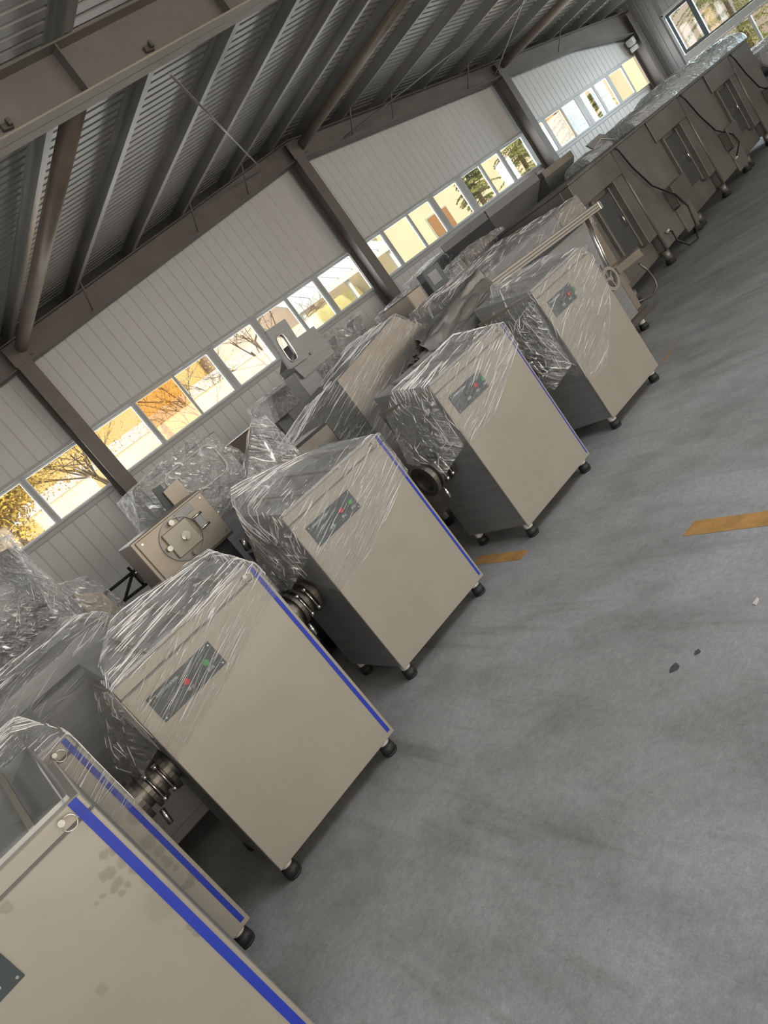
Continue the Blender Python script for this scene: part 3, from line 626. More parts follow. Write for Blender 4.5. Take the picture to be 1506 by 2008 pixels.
mb = MB(); mb.prism([(.62, 5.05, .98), (.80, 5.05, .98), (.78, 5.05, 1.20), (.64, 5.05, 1.30)], (0, .35, 0)); part('feed_chute', mb, STEEL_B, t)
film(t, [(.60, 4.96, .85), (.86, 4.96, .86), (.86, 5.5, .9), (.60, 5.5, .9), (.61, 5.05, 1.42), (.80, 5.05, 1.33), (.84, 5.2, 1.15), (.62, 5.4, 1.42)], FILM_L, .014, .05, 23)

# steel press head with round clamped door
t = thing('press_head', 'bare steel box with round clamped door and latch', 'machine', (1.22, 4.4, 0))
mb = MB(); mb.box(.93, 1.46, 4.22, 4.55, 1.02, 1.36, .006); part('housing', mb, STEEL_B, t)
mb = MB(); mb.box(.955, 1.455, 4.205, 4.22, 1.035, 1.345, .004); part('face_plate', mb, STEEL_B, t)
c = at(357, 1055, 4.20)
mb = MB(); mb.ring(c, (0, 1, 0), .135, .010, .02, 36); part('door_ring', mb, STEEL_D, t)
mb = MB(); mb.box(c.x - .09, c.x + .09, 4.18, 4.20, c.z - .085, c.z + .085, .004); br = part('door_plate', mb, STEEL, t)
mb = MB(); mb.cyl((c.x + .02, 4.18, c.z), (c.x + .02, 4.165, c.z), .028, n=18); mb.cyl((c.x + .01, 4.165, c.z - .012), (c.x + .01, 4.13, c.z - .012), .012, n=14); part('door_knob', mb, CHROME, br)
for dx, dz in ((-.09, .0), (.0, .11), (.0, -.11)):
    mb = MB(); mb.cyl((c.x + dx * 1.15, 4.20, c.z + dz), (c.x + dx * 1.15, 4.165, c.z + dz), .012, n=12); mb.cyl((c.x + dx * 1.15, 4.165, c.z + dz), (c.x + dx * 1.15, 4.155, c.z + dz), .017, n=12); part('hinge_knob', mb, CHROME, t)
mb = MB(); mb.box(c.x + .12, c.x + .17, 4.17, 4.205, c.z - .03, c.z + .05, .003); la = part('latch', mb, STEEL_D, t)
for dz in (-.03, .05):
    mb = MB(); mb.cyl((c.x + .115, 4.168, c.z + dz), (c.x + .18, 4.168, c.z + dz), .008, n=10); part('latch_pin', mb, CHROME, la)
mb = MB(); mb.box(c.x + .05, c.x + .17, 4.198, 4.206, c.z + .085, c.z + .135, .002); part('slot_cover', mb, STEEL_D, t)
for sx in (.985, 1.425):
    for sz in (1.065, 1.315):
        mb = MB(); mb.cyl((sx, 4.206, sz), (sx, 4.198, sz), .007, n=8); part('bolt', mb, CHROME, t)
mb = MB(); mb.box(1.0, 1.42, 4.27, 4.5, .12, 1.02, .006); part('pedestal', mb, BLACKM, t)
mb = MB(); mb.box(.96, 1.46, 4.24, 4.54, .0, .12, .006); part('base', mb, BLACKM, t)
t = thing('drive_motor', 'black motor block with bright shaft end behind the cabinets', 'motor', (1.62, 4.2, 0))
a = at(500, 1075, 4.1) + Vector((.06, 0, 0)); mb = MB(); mb.box(a.x - .02, a.x + .2, 4.2, 4.4, .0, a.z - .02, .02); part('housing', mb, BLACKM, t)
mb = MB(); mb.cyl(at(474, 1056, 4.22), at(488, 1078, 4.22), .022, n=14); part('shaft', mb, CHROME, t)
# wrapped cabinet with rounded window behind the press head
t = thing('wrapped_window_cabinet', 'film-wrapped cabinet with rounded window, standing behind the press head', 'machine', (1.75, 5.3, 0))
slab_on_legs(t, 1.42, 2.12, 5.02, 5.6, .1, 1.58, STEEL_D)
def rrect(x0, x1, z0, z1, y, r, n=5):
    out = []
    for cx_, cz_, a0 in ((x1 - r, z1 - r, 0), (x0 + r, z1 - r, 90), (x0 + r, z0 + r, 180), (x1 - r, z0 + r, 270)):
        out += [Vector((cx_ + r * math.cos(R_(a0 + 90 * k / n)), y, cz_ + r * math.sin(R_(a0 + 90 * k / n)))) for k in range(n + 1)]
    return out
mb = MB(); mb.tube(rrect(1.58, 2.03, 1.30, 1.54, 5.012, .06), .008, 6, True); part('window_gasket', mb, WHITE, t)
film(t, [(1.38, 4.98, 1.10), (2.16, 4.98, 1.02), (1.36, 5.0, 1.60), (1.50, 4.98, 1.63), (2.02, 4.98, 1.64), (2.18, 5.0, 1.35), (2.16, 5.62, 1.5), (1.38, 5.62, 1.6), (1.24, 5.1, 1.32), (1.26, 5.3, 1.2)], FILM_L, .014, .05, 24)
mb = MB(); a, b, c_, d = at(320, 965, 4.75), at(347, 938, 4.75), at(378, 975, 4.75), at(350, 1000, 4.75); mb.prism([a, b, c_, d], (0, .02, 0)); mb.box((a.x + c_.x) / 2 - .03, (a.x + c_.x) / 2 + .03, 4.77, 4.80, .0, a.z); solo('steel_guide_plate', mb, STEEL_B, 'plain steel plate upright between press head and wrapped cabinet', 'plate')
mb = MB(); a, b, c_, d = at(298, 960, 4.78), at(315, 950, 4.78), at(352, 1000, 4.78), at(336, 1012, 4.78); mb.prism([a, b, c_, d], (0, .015, 0)); mb.box((b.x + d.x) / 2 - .02, (b.x + d.x) / 2 + .02, 4.80, 4.82, 0, d.z); solo('glass_strip_panel', mb, mat('dark_glass', (.09, .10, .10), .12, 0), 'narrow dark glassy panel beside the upright steel plate', 'panel')
# black tube rack
t = thing('tube_rack', 'black metal tube rack in front of the left wall panels', 'rack', (1.3, 6.4, 0))
def P(u, v, Y=6.3): return at(u, v, Y)
for k, (a, b) in enumerate([((198, 1172), (275, 1110)), ((228, 1190), (318, 1122)), ((262, 1118), (243, 1182)), ((272, 1112), (310, 1160)), ((250, 1112), (285, 1150))]):
    mb = MB(); mb.cyl(P(*a), P(*b), .014, n=8); part('tube', mb, BLACKM, t)
for u, v in ((205, 1168), (300, 1130)):
    p = P(u, v); mb = MB(); mb.cyl((p.x, p.y, 0), p, .014, n=8); part('post', mb, BLACKM, t)
mb = MB(); a = P(285, 1108); mb.box(a.x - .12, a.x + .12, 6.25, 6.4, a.z - .1, a.z + .0, .01); part('clamp_block', mb, CAST, t)
# trough along the back wall
t = thing('steel_trough', 'long pale steel trough along the wall under the windows', 'trough', (4.4, 8.2, 0))
mb = MB(); mb.box(3.0, 6.6, 8.0, 8.6, .98, 1.37, .012); part('tub', mb, STEEL_B, t)
mb = MB(); mb.box(2.98, 6.62, 7.985, 8.0, 1.10, 1.125); part('seam_rail', mb, CAST, t)
for x in (3.15, 4.8, 6.45): 
    mb = MB(); mb.box(x - .03, x + .03, 8.05, 8.11, 0, .98); part('leg', mb, STEEL_D, t)
# slicer head with rounded opening
t = thing('slicer_head', 'grey machine head with a rounded see-through opening, rising before the windows', 'machine', (3.5, 5.65, 0))
Y = 5.5; mb = MB()
mb.prism([at(577, 666, Y), at(615, 639, Y), at(656, 690, Y), at(597, 741, Y), at(571, 716, Y)], (0, .26, 0)); part('head_box', mb, STEEL_D, t)
Y -= .045; A, B, D = at(539, 663, Y), at(554, 653, Y), at(571, 712, Y)
def plate_pt(p): return A + (B - A) * p.x + (D - A) * (1 - p.z)
hole = [plate_pt(p) for p in rrect(0, 1, 0, 1, 0, .28, 5)]; rim = [plate_pt(Vector((-.42 + p.x * 2.5, 0, -.16 + p.z * 1.52))) for p in rrect(0, 1, 0, 1, 0, .03, 5)]
mb = MB(); bm = mb.bm; N = len(hole); dv = Vector((0, .038, 0))
ov = [bm.verts.new(v) for v in rim]; iv = [bm.verts.new(v) for v in hole]; ov2 = [bm.verts.new(v + dv) for v in rim]; iv2 = [bm.verts.new(v + dv) for v in hole]
for i in range(N):
    j = (i + 1) % N
    for q in ((ov[i], ov[j], iv[j], iv[i]), (ov2[j], ov2[i], iv2[i], iv2[j]), (ov[j], ov[i], ov2[i], ov2[j]), (iv[i], iv[j], iv2[j], iv2[i])): bm.faces.new(q)
part('window_plate', mb, STEEL_D, t)
mb = MB(); mb.tube([v + Vector((0, -.004, 0)) for v in hole], .006, 6, True); part('opening_rim', mb, CHROME, t)
Y = 5.5; mb = MB(); a = at(597, 741, Y); mb.box(a.x - .05, a.x + .18, Y + .04, Y + .24, 0, a.z + .1, .01); part('column', mb, STEEL_D, t)
mb = MB(); a = at(609, 693, Y); mb.cyl(a, a + Vector((0, -.012, 0)), .014, n=12); part('cap_screw', mb, CAST, t)
# large wrapped machine of the second row
t = thing('wrapped_panel_machine', 'large film-wrapped machine with slant-cornered panel behind the middle cabinets', 'machine', (3.2, 4.5, 0))
mb = MB(); fp = [(2.72, .12), (3.63, .12), (3.63, 1.10), (3.61, 1.27), (3.46, 1.44), (2.72, 1.34)]
mb.prism([(x, 4.2, z) for x, z in fp], (0, .015, 0)); part('front_panel', mb, STEEL_B, t)
mb = MB(); mb.prism([(x - (.004 if x > 3 else -.004), 4.215, z - .004) for x, z in fp], (0, .55, 0)); part('body', mb, STEEL_D, t)
for x in (2.8, 3.55):
    for y in (4.26, 4.7): leg(t, x, y, .13)
mb = MB(); mb.cyl((3.54, 4.2, 1.20), (3.54, 4.185, 1.20), .014, n=12); part('lock_pin', mb, CHROME, t)
film(t, [(x, 4.194, z) for x, z in ((2.71, .70), (3.64, .80), (3.645, 1.10), (3.62, 1.28), (3.47, 1.455), (2.71, 1.35))] + [(2.2, 4.35, 1.18), (2.3, 4.8, 1.2), (3.4, 4.8, 1.48), (3.6, 4.8, 1.2), (2.2, 4.4, 1.02)], FILM, .008, .045, 25)
mb = MB(); a = at(575, 905, 3.95) + Vector((.03, 0, 0)); mb.cyl((a.x, 3.95, a.z), (a.x + .02, 3.98, a.z), .035, n=14); mb.box(a.x, a.x + .34, 3.95, 4.25, .7, a.z + .06, .02); mb.box(a.x + .05, a.x + .3, 4.0, 4.2, 0, .7); part('gear_case', mb, CAST, t)
# smaller wrapped feeder with a gathered peak, behind the fourth cabinet
t = thing('wrapped_feeder', 'film gathered to a peak over a small feeder behind the ringed cabinet', 'machine', (1.75, 4.2, 0))
slab_on_legs(t, 1.56, 1.86, 3.75, 4.12, .1, 1.05, STEEL_D)
mb = MB(); mb.cyl((1.80, 3.9, 1.05), (1.86, 3.9, 1.44), .03, .02, n=10); part('lever', mb, CHROME, t)
mb = MB(); mb.box(1.58, 1.84, 3.78, 4.1, 1.05, 1.16, .01); part('tray', mb, STEEL_D, t)
pk = [at(493, 826, 3.9), at(520, 814, 3.9), at(526, 850, 3.9)]
film(t, pk + [(1.48, 3.72, 1.0), (1.92, 3.72, 1.0), (1.92, 4.16, 1.0), (1.48, 4.16, 1.05), (1.5, 3.75, 1.2), (1.92, 3.8, 1.2), (1.84, 4.05, 1.42)], FILM_L, .014, .045, 26)
# folded grey tarpaulins lying over a low machine behind the fifth and sixth cabinets
t = thing('low_table', 'low steel table under the folded tarpaulin', 'table', (3.6, 3.95, 0))
slab_on_legs(t, 3.16, 3.50, 3.72, 4.04, .1, .93, STEEL_D)
def crumple(x0, x1, y0, y1, zf, amp, seed, fr=9., nx=60, ny=30, stretch=(1, 1)):
    mb = MB(); bm = mb.bm; sv = Vector((seed * 5.1, seed * 2.3, 0)); G = []
    for i in range(nx + 1):
        row = []
        for j in range(ny + 1):
            x = x0 + (x1 - x0) * i / nx; y = y0 + (y1 - y0) * j / ny; p = Vector((x * stretch[0], y * stretch[1], 0)) * fr + sv
            n = noise.noise(p) + .5 * noise.noise(p * 2.3) + .25 * abs(noise.noise(p * 5))
            row.append(bm.verts.new((x + .02 * noise.noise(p * 1.7), y + .02 * noise.noise(p * 1.3 + sv), zf(i / nx, j / ny) + amp * n)))
        G.append(row)
    for i in range(nx):
        for j in range(ny):
            f = bm.faces.new([G[i][j], G[i + 1][j], G[i + 1][j + 1], G[i][j + 1]]); f.smooth = True
    return mb
t = thing('folded_tarpaulin', 'crumpled grey tarpaulin folded in layers between wrapped machines', 'tarpaulin', (3.6, 3.85, 1.0))
for k in range(5):
    mb = crumple(2.98 + .07 * k, 3.98 + .015 * k, 3.70 + .02 * k, 4.06 - .02 * k, lambda a, b, k=k: 1.055 + .035 * k + .12 * a - .5 * max(0, .18 - b) , .05, 3 + k, 7.0, 80, 44, stretch=(.35, 2.4))
    bmesh.ops.solidify(mb.bm, geom=mb.bm.faces[:], thickness=.003); part('fold_layer', mb, TARP, t)
# control box on a post
t = thing('control_pendant', 'dark control box with grey screen and red stop knob on a post', 'control box', (4.78, 5.1, 0))
mb = MB(); mb.box(4.66, 4.90, 5.0, 5.10, 1.29, 1.57, .006); bx = part('box', mb, mat('slate_box', (.10, .115, .12), .4), t)
mb = MB(); mb.box(4.70, 4.83, 4.994, 5.0, 1.41, 1.53, .003); part('screen', mb, mat('screen_grey', (.24, .25, .25), .2), bx)
mb = MB(); mb.cyl((4.82, 5.0, 1.345), (4.82, 4.985, 1.345), .012, n=12); mb.cyl((4.82, 4.985, 1.345), (4.82, 4.97, 1.345), .022, .018, n=18); part('stop_knob', mb, RED, bx)
for x in (4.70, 4.745, 4.87):
    mb = MB(); mb.cyl((x, 5.0, 1.335), (x, 4.988, 1.335), .013, n=12); part('knob', mb, BLACKM, bx)
mb = MB(); mb.box(4.74, 4.82, 5.02, 5.09, .02, 1.29, .004); part('post', mb, STEEL_D, t); mb = MB(); mb.box(4.6, 4.95, 4.9, 5.2, 0, .02); part('base', mb, STEEL_D, t)
mb = MB(); mb.box(4.42, 4.62, 5.06, 5.5, .9, 1.50, .01); part('side_plate', mb, STEEL_B, t); mb = MB(); mb.box(4.44, 4.60, 5.1, 5.46, 0, .9, .01); part('pedestal', mb, STEEL_D, t)
# wrapped long machine with rail, spindle and handwheel
t = thing('wrapped_long_machine', 'long film-wrapped machine with sloping steel flank beyond the last cabinet', 'machine', (5.2, 4.6, 0))
mb = MB(); mb.box(4.32, 6.12, 4.30, 4.92, .12, 1.26, .01); part('body', mb, STEEL_D, t)
mb = MB(); mb.box(5.72, 6.13, 4.288, 4.30, .30, 1.26, .003); part('flank_plate', mb, STEEL_B, t)
mb = MB(); mb.box(4.86, 4.98, 4.28, 4.30, .98, 1.12, .003); part('vent_plate', mb, BLACKM, t)
for x in (4.42, 6.02):
    for y in (4.38, 4.86): leg(t, x, y, .12, .032)
film(t, [(4.02, 4.28, 1.0), (6.14, 4.282, .95), (4.1, 4.28, 1.27), (4.3, 4.28, 1.31), (5.6, 4.28, 1.29), (6.12, 4.282, 1.275), (6.14, 4.94, 1.26), (4.2, 4.94, 1.36), (4.02, 4.9, 1.0), (5.2, 4.6, 1.38)], FILM_X, .014, .06, 27)
t = thing('rail_feeder', 'long aluminium rail with spindle and spoked handwheel beyond the last cabinet', 'machine', (5.0, 3.95, 0))
a, b = at(952, 568, 3.9), at(1166, 409, 3.9); d = (b - a).normalized(); up = Vector((0, 0, 1))
mb = MB(); mb.obox((a + b) / 2, (b - a) / 2, Vector((0, .05, 0)), up * .032, .004); rl = part('rail', mb, WOODB, t)
for dz in (.012, -.012):
    mb = MB(); mb.obox((a + b) / 2 + Vector((0, -.052, dz)), (b - a) / 2 * .99, Vector((0, .002, 0)), up * .005); part('rail_groove', mb, CAST, rl)
mb = MB(); mb.obox(b + d * .02, d * .02, Vector((0, .055, 0)), up * .036, .003); part('end_cap', mb, CHROME, rl)
for off, r in ((0, .013), (.035, .007)):
    p0, p1 = at(1150, 425, 3.9), at(1212, 560, 3.9); mb = MB(); mb.cyl(p0 + Vector((off, .02, 0)), p1 + Vector((off, .02, 0)), r, n=12); part('spindle', mb, CHROME, t)
wc = at(1197, 547, 3.82); mb = MB(); mb.ring(wc, (0, 1, 0), .105, .030, .022, 32); hw = part('handwheel', mb, STEEL, t)
mb = MB(); mb.cyl(wc + Vector((0, -.014, 0)), wc + Vector((0, .06, 0)), .02, n=16); part('hub', mb, STEEL, hw)
for k in range(3):
    e = Vector((math.cos(R_(120 * k + 40)), 0, math.sin(R_(120 * k + 40)))); mb = MB(); mb.obox(wc + e * .048, e * .034, Vector((0, .005, 0)), e.cross(Vector((0, 1, 0))) * .006); part('spoke', mb, STEEL, hw)
mb = MB(); mb.box(4.4, 5.5, 3.93, 4.12, .16, 1.08, .006); part('frame_plate', mb, STEEL_D, t)
mb = MB(); mb.box(4.35, 5.62, 3.9, 4.16, .10, .16, .006); part('bed', mb, CAST, t)
mb = MB(); mb.box(wc.x - .05, wc.x + .1, 3.90, 4.02, wc.z - .1, wc.z + .13, .006); part('gearbox', mb, CAST, t)
for x in (4.45, 5.5):
    for y in (3.96, 4.1): leg(t, x, y, .10, .03)
mb = MB(); q0, q1, q2, q3 = at(1207, 525, 4.0), at(1252, 487, 4.0), at(1262, 500, 4.0), at(1215, 537, 4.0)
mb.prism([q0, q1, q2, q3], (0, .2, 0)); mb.box(q0.x - .02, q0.x + .06, 4.02, 4.12, .16, q0.z + .01); part('side_tray', mb, STEEL_B, t)
pts = [at(1253, 517, 4.05), at(1272, 532, 4.05), at(1284, 548, 4.05), at(1288, 562, 4.05), at(1280, 578, 4.05), at(1266, 586, 4.05), at(1250, 592, 4.05)]
mb = MB(); mb.tube(pts, .011, 8); part('bent_hose', mb, CAST, t)
# steel hoppers behind
def hopper(name, label, x0, x1, y0, y1, zt, rim, zb, sc, foot, material=STEEL_D, rimm=STEEL_B):
    t = thing(name, label, 'hopper', ((x0 + x1) / 2, (y0 + y1) / 2, 0))
    mb = MB(); mb.box(x0, x1, y0, y0 + .012, zt - rim, zt, .002); mb.box(x0, x1, y1 - .012, y1, zt - rim, zt, .002); mb.box(x0, x0 + .012, y0, y1, zt - rim, zt); mb.box(x1 - .012, x1, y0, y1, zt - rim, zt); part('rim', mb, rimm, t)
    cx_, cy_ = (x0 + x1) / 2, (y0 + y1) / 2; q = [(x0, y0), (x1, y0), (x1, y1), (x0, y1)]; mb = MB()
    for i in range(4):
        a, b = q[i], q[(i + 1) % 4]; f = lambda p: (cx_ + (p[0] - cx_) * sc, cy_ + (p[1] - cy_) * sc)
        mb.poly([(*a, zt - rim), (*b, zt - rim), (*f(b), zb), (*f(a), zb)])
    part('funnel', mb, material, t)
    mb = MB(); mb.box(cx_ - (x1 - x0) * sc / 2, cx_ + (x1 - x0) * sc / 2, cy_ - (y1 - y0) * sc / 2, cy_ + (y1 - y0) * sc / 2, foot, zb, .01); part('stand', mb, material, t)
    return t
hopper('steel_hopper', 'large grey steel hopper with flared funnel standing before the windows', 6.95, 8.12, 6.0, 6.9, 1.70, .10, 1.10, .4, 0, rimm=STEEL_D)
hopper('steel_hopper', 'second steel hopper with brownish rim beside the large one', 8.2, 8.95, 6.0, 6.7, 1.66, .09, 1.15, .45, 0)
# wrapped odds and ends in the rear rows
def bundle(name, label, pts, material=FILM_L, seed=1, core=STEEL_D, shrink=.86):
    """film-wrapped piece: a bevelled core standing on the floor and the film around it"""
    vs = [Vector(p) for p in pts]; lo = Vector([min(v[i] for v in vs) for i in range(3)]); hi = Vector([max(v[i] for v in vs) for i in range(3)]); c = (lo + hi) / 2
    t = thing(name, label, 'machine', (c.x, c.y, 0), 'wrapped machines in the rear rows')
    mb = MB(); bm = mb.bm
    for v in vs: bm.verts.new(Vector((c.x + (v.x - c.x) * shrink, c.y + (v.y - c.y) * shrink, lo.z + (v.z - lo.z) * shrink)))
    bmesh.ops.convex_hull(bm, input=bm.verts[:]); bmesh.ops.delete(bm, geom=[v for v in bm.verts if not v.link_faces], context='VERTS'); part('housing', mb, core, t)
    mb = MB(); mb.box(c.x - (hi.x - lo.x) * .3, c.x + (hi.x - lo.x) * .3, c.y - (hi.y - lo.y) * .3, c.y + (hi.y - lo.y) * .3, 0, lo.z + .05, .01); part('stand', mb, core, t)
    film(t, vs, material, .016, .06, seed); return t
def prof(pp, Y, dep): 
    a = [at(u, v, Y) for u, v in pp]; return a + [p + Vector((0, dep, 0)) for p in a]
bundle('wrapped_machine', 'film-wrapped lump with bluish highlights under the ridge column', prof([(648, 645), (668, 640), (690, 655), (735, 650), (760, 690), (690, 720), (660, 690)], 6.4, .5), seed=31)
bundle('wrapped_machine', 'narrow film-wrapped spout standing up before the wall', prof([(692, 618), (707, 610), (714, 650), (700, 668), (690, 650)], 6.9, .2), seed=32)
bundle('wrapped_machine', 'film-wrapped grey box left of the control box', prof([(770, 600), (805, 560), (828, 590), (838, 640), (800, 660)], 5.9, .38), seed=33)
bundle('wrapped_machine', 'film-draped steel box right of the control box', prof([(872, 545), (902, 505), (920, 530), (900, 580), (885, 590)], 5.25, .3), seed=34)
bundle('wrapped_machine', 'dark film-wrapped block below the large hopper', prof([(905, 500), (935, 470), (985, 443), (1000, 470), (960, 510), (920, 540)], 5.6, .3), seed=35, core=CAST)
bundle('wrapped_machine', 'pale wrapped parcel on the rear machines by the wall', prof([(918, 455), (945, 428), (975, 430), (955, 460), (930, 475)], 7.05, .2), seed=36)
bundle('wrapped_machine', 'film-covered long case close to the wall', prof([(835, 525), (880, 480), (915, 460), (925, 490), (880, 530), (850, 550)], 7.4, .6), seed=37)
bundle('wrapped_machine', 'wrapped case standing left below the slicer head', prof([(520, 775), (590, 725), (650, 690), (680, 700), (600, 780), (540, 830)], 6.2, .5), seed=38)
bundle('wrapped_machine', 'film-wrapped roll resting near the far hopper rim', prof([(1100, 345), (1130, 318), (1165, 295), (1172, 315), (1140, 345), (1110, 360)], 6.9, .4), seed=39)

# ------------------------------------------------------------------ tall steel oven cabinets on the right, in a slightly turned row
def oven(xa, label, first, g='tall steel oven cabinets in the far row'):
    """a unit of two bays: a recessed door bay, a corner post, then a flat bay with junction box and cable"""
    def yy(x): return 4.66 + .115 * (x - 7.5)
    t = thing('oven_cabinet', label, 'oven', (xa + 1.07, yy(xa + 1.07) + .5, 0), g)
    nrm = Vector((-.115, 1, 0)).normalized(); ex = Vector((1, .115, 0)).normalized()
    def Q(x, dy, z): return Vector((x, yy(x), 0)) + nrm * dy + Vector((0, 0, z))
    def bar(xl, xr, d0, d1, z0, z1, bev=.004):
        mb = MB(); c = (Q(xl, d0, z0) + Q(xr, d1, z1)) / 2; mb.obox(c, (Q(xr, d0, z0) - Q(xl, d0, z0)) / 2, nrm * (d1 - d0) / 2, Vector((0, 0, (z1 - z0) / 2)), bev); return mb
    xp = xa + 1.09; xb = xa + 2.13
    part('top_plate', bar(xa - .02, xb + .01, -.03, .95, 1.375, 1.40), STEEL_O, t)
    part('door_bay', bar(xa, xp - .02, .10, .93, .14, 1.375), STEEL_O, t)
    part('header', bar(xa, xp - .02, -.012, .10, 1.12, 1.375), STEEL_O, t)
    d = part('door', bar(xa + .40, xp - .30, .075, .10, .42, 1.06), mat('dark_oven_door', (.10, .105, .11), .4, .5), t)
    part('door_frame', bar(xa + .36, xa + .40, .06, .10, .38, 1.10), STEEL_O, t); part('door_frame', bar(xp - .30, xp - .26, .06, .10, .38, 1.10), STEEL_O, t)
    mb = MB(); mb.cyl(Q(xp - .37, .05, .66), Q(xp - .37, .05, .80), .008, n=8); part('handle', mb, CHROME, d)
    part('side_cheek', bar(xp - .26, xp - .02, .0, .10, .36, 1.12), STEEL_O, t)
    mb = MB(); mb.cyl(Q(xp, .0, .10), Q(xp, .0, 1.375), .016, n=10); part('corner_post', mb, STEEL_O, t)
    part('flat_bay', bar(xp + .02, xb, .0, .93, .16, 1.375), STEEL_O, t)
    bx = part('junction_box', bar(xp + .58, xb - .02, -.10, .0, .42, .66, .006), mat('box_steel', (.17, .165, .14), .45, .5, .2, 3), t)
    part('box_lid', bar(xp + .57, xb - .01, -.108, -.10, .41, .67, .002), mat('box_steel', (.30, .29, .255), .45), bx)
    part('lower_plate', bar(xp + .62, xb, -.02, .0, .10, .40, .003), STEEL_O, t)
    for x in (xa + .05, xp, xb - .06):
        for dy in (.03, .88):
            p = Q(x, dy, 0); leg(t, p.x, p.y, .14, .042, STEEL_O)
    c = part('cable', MB().tube([Q(xp + .10, -.01, 1.395), Q(xp + .13, -.03, 1.33), Q(xp + .20, -.03, 1.10), Q(xp + .38, -.03, .80), Q(xp + .56, -.12, .56), Q(xp + .66, -.13, .36), Q(xp + .58, -.14, .16), Q(xp + .40, -.16, .03), Q(xp + .24, -.12, .04), Q(xp + .20, -.05, .16), Q(xp + .22, -.04, .28), Q(xp + .16, -.035, .31)] if first else
             [Q(xp + .10, -.01, 1.395), Q(xp + .14, -.03, 1.30), Q(xp + .28, -.03, 1.02), Q(xp + .5, -.03, .74), Q(xp + .66, -.13, .56), Q(xp + .72, -.13, .42), Q(xp + .62, -.06, .30)], .011, 8), CABLE, t)
    mb = MB(); e = Q(xp + .13, -.035, .31) if first else Q(xp + .60, -.05, .28); mb.cyl(e, e + Vector((.04, 0, .005)), .015, n=10); part('plug', mb, WHITE, c)
    return t
oven(6.42, 'nearest tall oven cabinet with dark door and looped black cable', True)
oven(8.58, 'middle tall oven cabinet with junction box and hanging cable', False)
oven(10.76, 'farthest tall oven cabinet at the right edge', False)
# film covers on top of the ovens
def dome(x0, x1, y0, y1, z0, h, label, seed):
    t = thing('wrapped_top_duct', label, 'duct', ((x0 + x1) / 2, (y0 + y1) / 2, z0), 'film-wrapped ducts lying on the ovens')
    n = 14; sec = [(y0 + (y1 - y0) * (.5 - .5 * math.cos(math.pi * k / n)), h * math.sin(math.pi * k / n)) for k in range(n + 1)]
    mb = MB(); mb.prism([(x0 + .03, y0 + (y - y0) * .94 + .02, z0 + z * .92) for y, z in sec], (x1 - x0 - .06, 0, 0)); part('duct', mb, STEEL_D, t)
    film(t, [(x, y, z0 + z + .004) for x in (x0, x1) for y, z in sec] + [((x0 + x1) / 2, y, z0 + z + .02) for y, z in sec], FILM_C, .012, .06, seed)
dome(8.75, 9.95, 5.0, 5.6, 1.40, .15, 'bluish film-wrapped rounded duct on top of the middle oven, near end', 41)
dome(10.05, 11.2, 5.1, 5.75, 1.40, .22, 'bluish film-wrapped rounded duct in the middle of the oven tops', 42)
dome(11.3, 12.8, 5.2, 5.85, 1.40, .21, 'bluish film-wrapped rounded duct at the far end of the ovens', 43)
dome(7.95, 8.55, 5.2, 5.6, 1.40, .10, 'low film-wrapped duct piece at the near end of the ovens', 44)
t = thing('cover_plate', 'grey cover plate with rounded outline leaning on the first oven', 'plate', (7.9, 5.25, 1.4))
Y = 5.3; mb = MB(); q = [at(1150, 285, Y), at(1176, 262, Y), at(1222, 268, Y), at(1232, 282, Y), at(1190, 305, Y)]; mb.prism(q, (0, .02, 0)); part('plate', mb, STEEL_D, t)
qq = [at(1166, 290, Y - .01), at(1178, 272, Y - .01), at(1206, 273, Y - .01), at(1213, 279, Y - .01), at(1192, 296, Y - .01)]; mb = MB(); mb.tube(qq, .006, 6, True); part('gasket', mb, WHITE, t)
bundle('wrapped_machine', 'silvery film-wrapped machine at the right picture edge beyond the ovens', prof([(1484, 92), (1506, 70), (1540, 60), (1550, 120), (1510, 130), (1495, 125)], 5.45, .5), seed=45)

# ------------------------------------------------------------------ outside the windows
mb = MB(); mb.poly([(-60, -60, -.15), (90, -60, -.15), (90, 90, -.15), (-60, 90, -.15)]); o = struct('ground_outside', mb, GROUND)
def house(label, x0, x1, y0, y1, h, material, roofh=0, wins=(), roofm=None):
    t = thing('house', label, 'building', ((x0 + x1) / 2, (y0 + y1) / 2, -.15))
    mb = MB(); mb.box(x0, x1, y0, y1, -.15, h); part('wall', mb, material, t)
    if roofh: mb = MB(); mb.prism([(x0 - .3, y0 - .4, h), (x1 + .3, y0 - .4, h), (x1 + .3, (y0 + y1) / 2, h + roofh), (x0 - .3, (y0 + y1) / 2, h + roofh)], (0, .05, .12)); part('roof', mb, roofm or SHED, t)
    for (a, b, c, d) in wins:
        mb = MB(); mb.box(a, b, y0 - .03, y0 - .002, c, d); w = part('window', mb, TRIM, t)
        n = 2
        for k in range(n):
            xa = a + .06 + (b - a - .06) * k / n; xb = a + (b - a - .06) * (k + 1) / n
            mb = MB(); mb.box(xa, xb, y0 - .05, y0 - .03, c + .06, d - .06); part('pane', mb, WINB, w)
    return t
house('cream house with brown window beyond the middle windows', 19.6, 30, 22, 28, 9, CREAM, 0, [(22.3, 23.7, 2.30, 3.25)])
house('long pale pink building across the yard', 15.0, 24, 30, 34, 9, PINKW)
house('ochre block at left standing in for autumn foliage behind yellow leaves', -30, 14.6, 31, 35, 9, mat('ochre_foliage_backdrop', (.72, .50, .17), .9, 0, .25, .35, col2=(.70, .58, .32)))  # plain block added as a backdrop in the colour of autumn foliage
house('cream building beyond the far right windows', 33, 46, 24, 30, 9, CREAM, 0, [(40.0, 41.2, 2.6, 3.6)])
t = thing('canopy_shed', 'pale blue canopy shed with striped roof beside the cream house', 'shed', (14.6, 20, -.15))
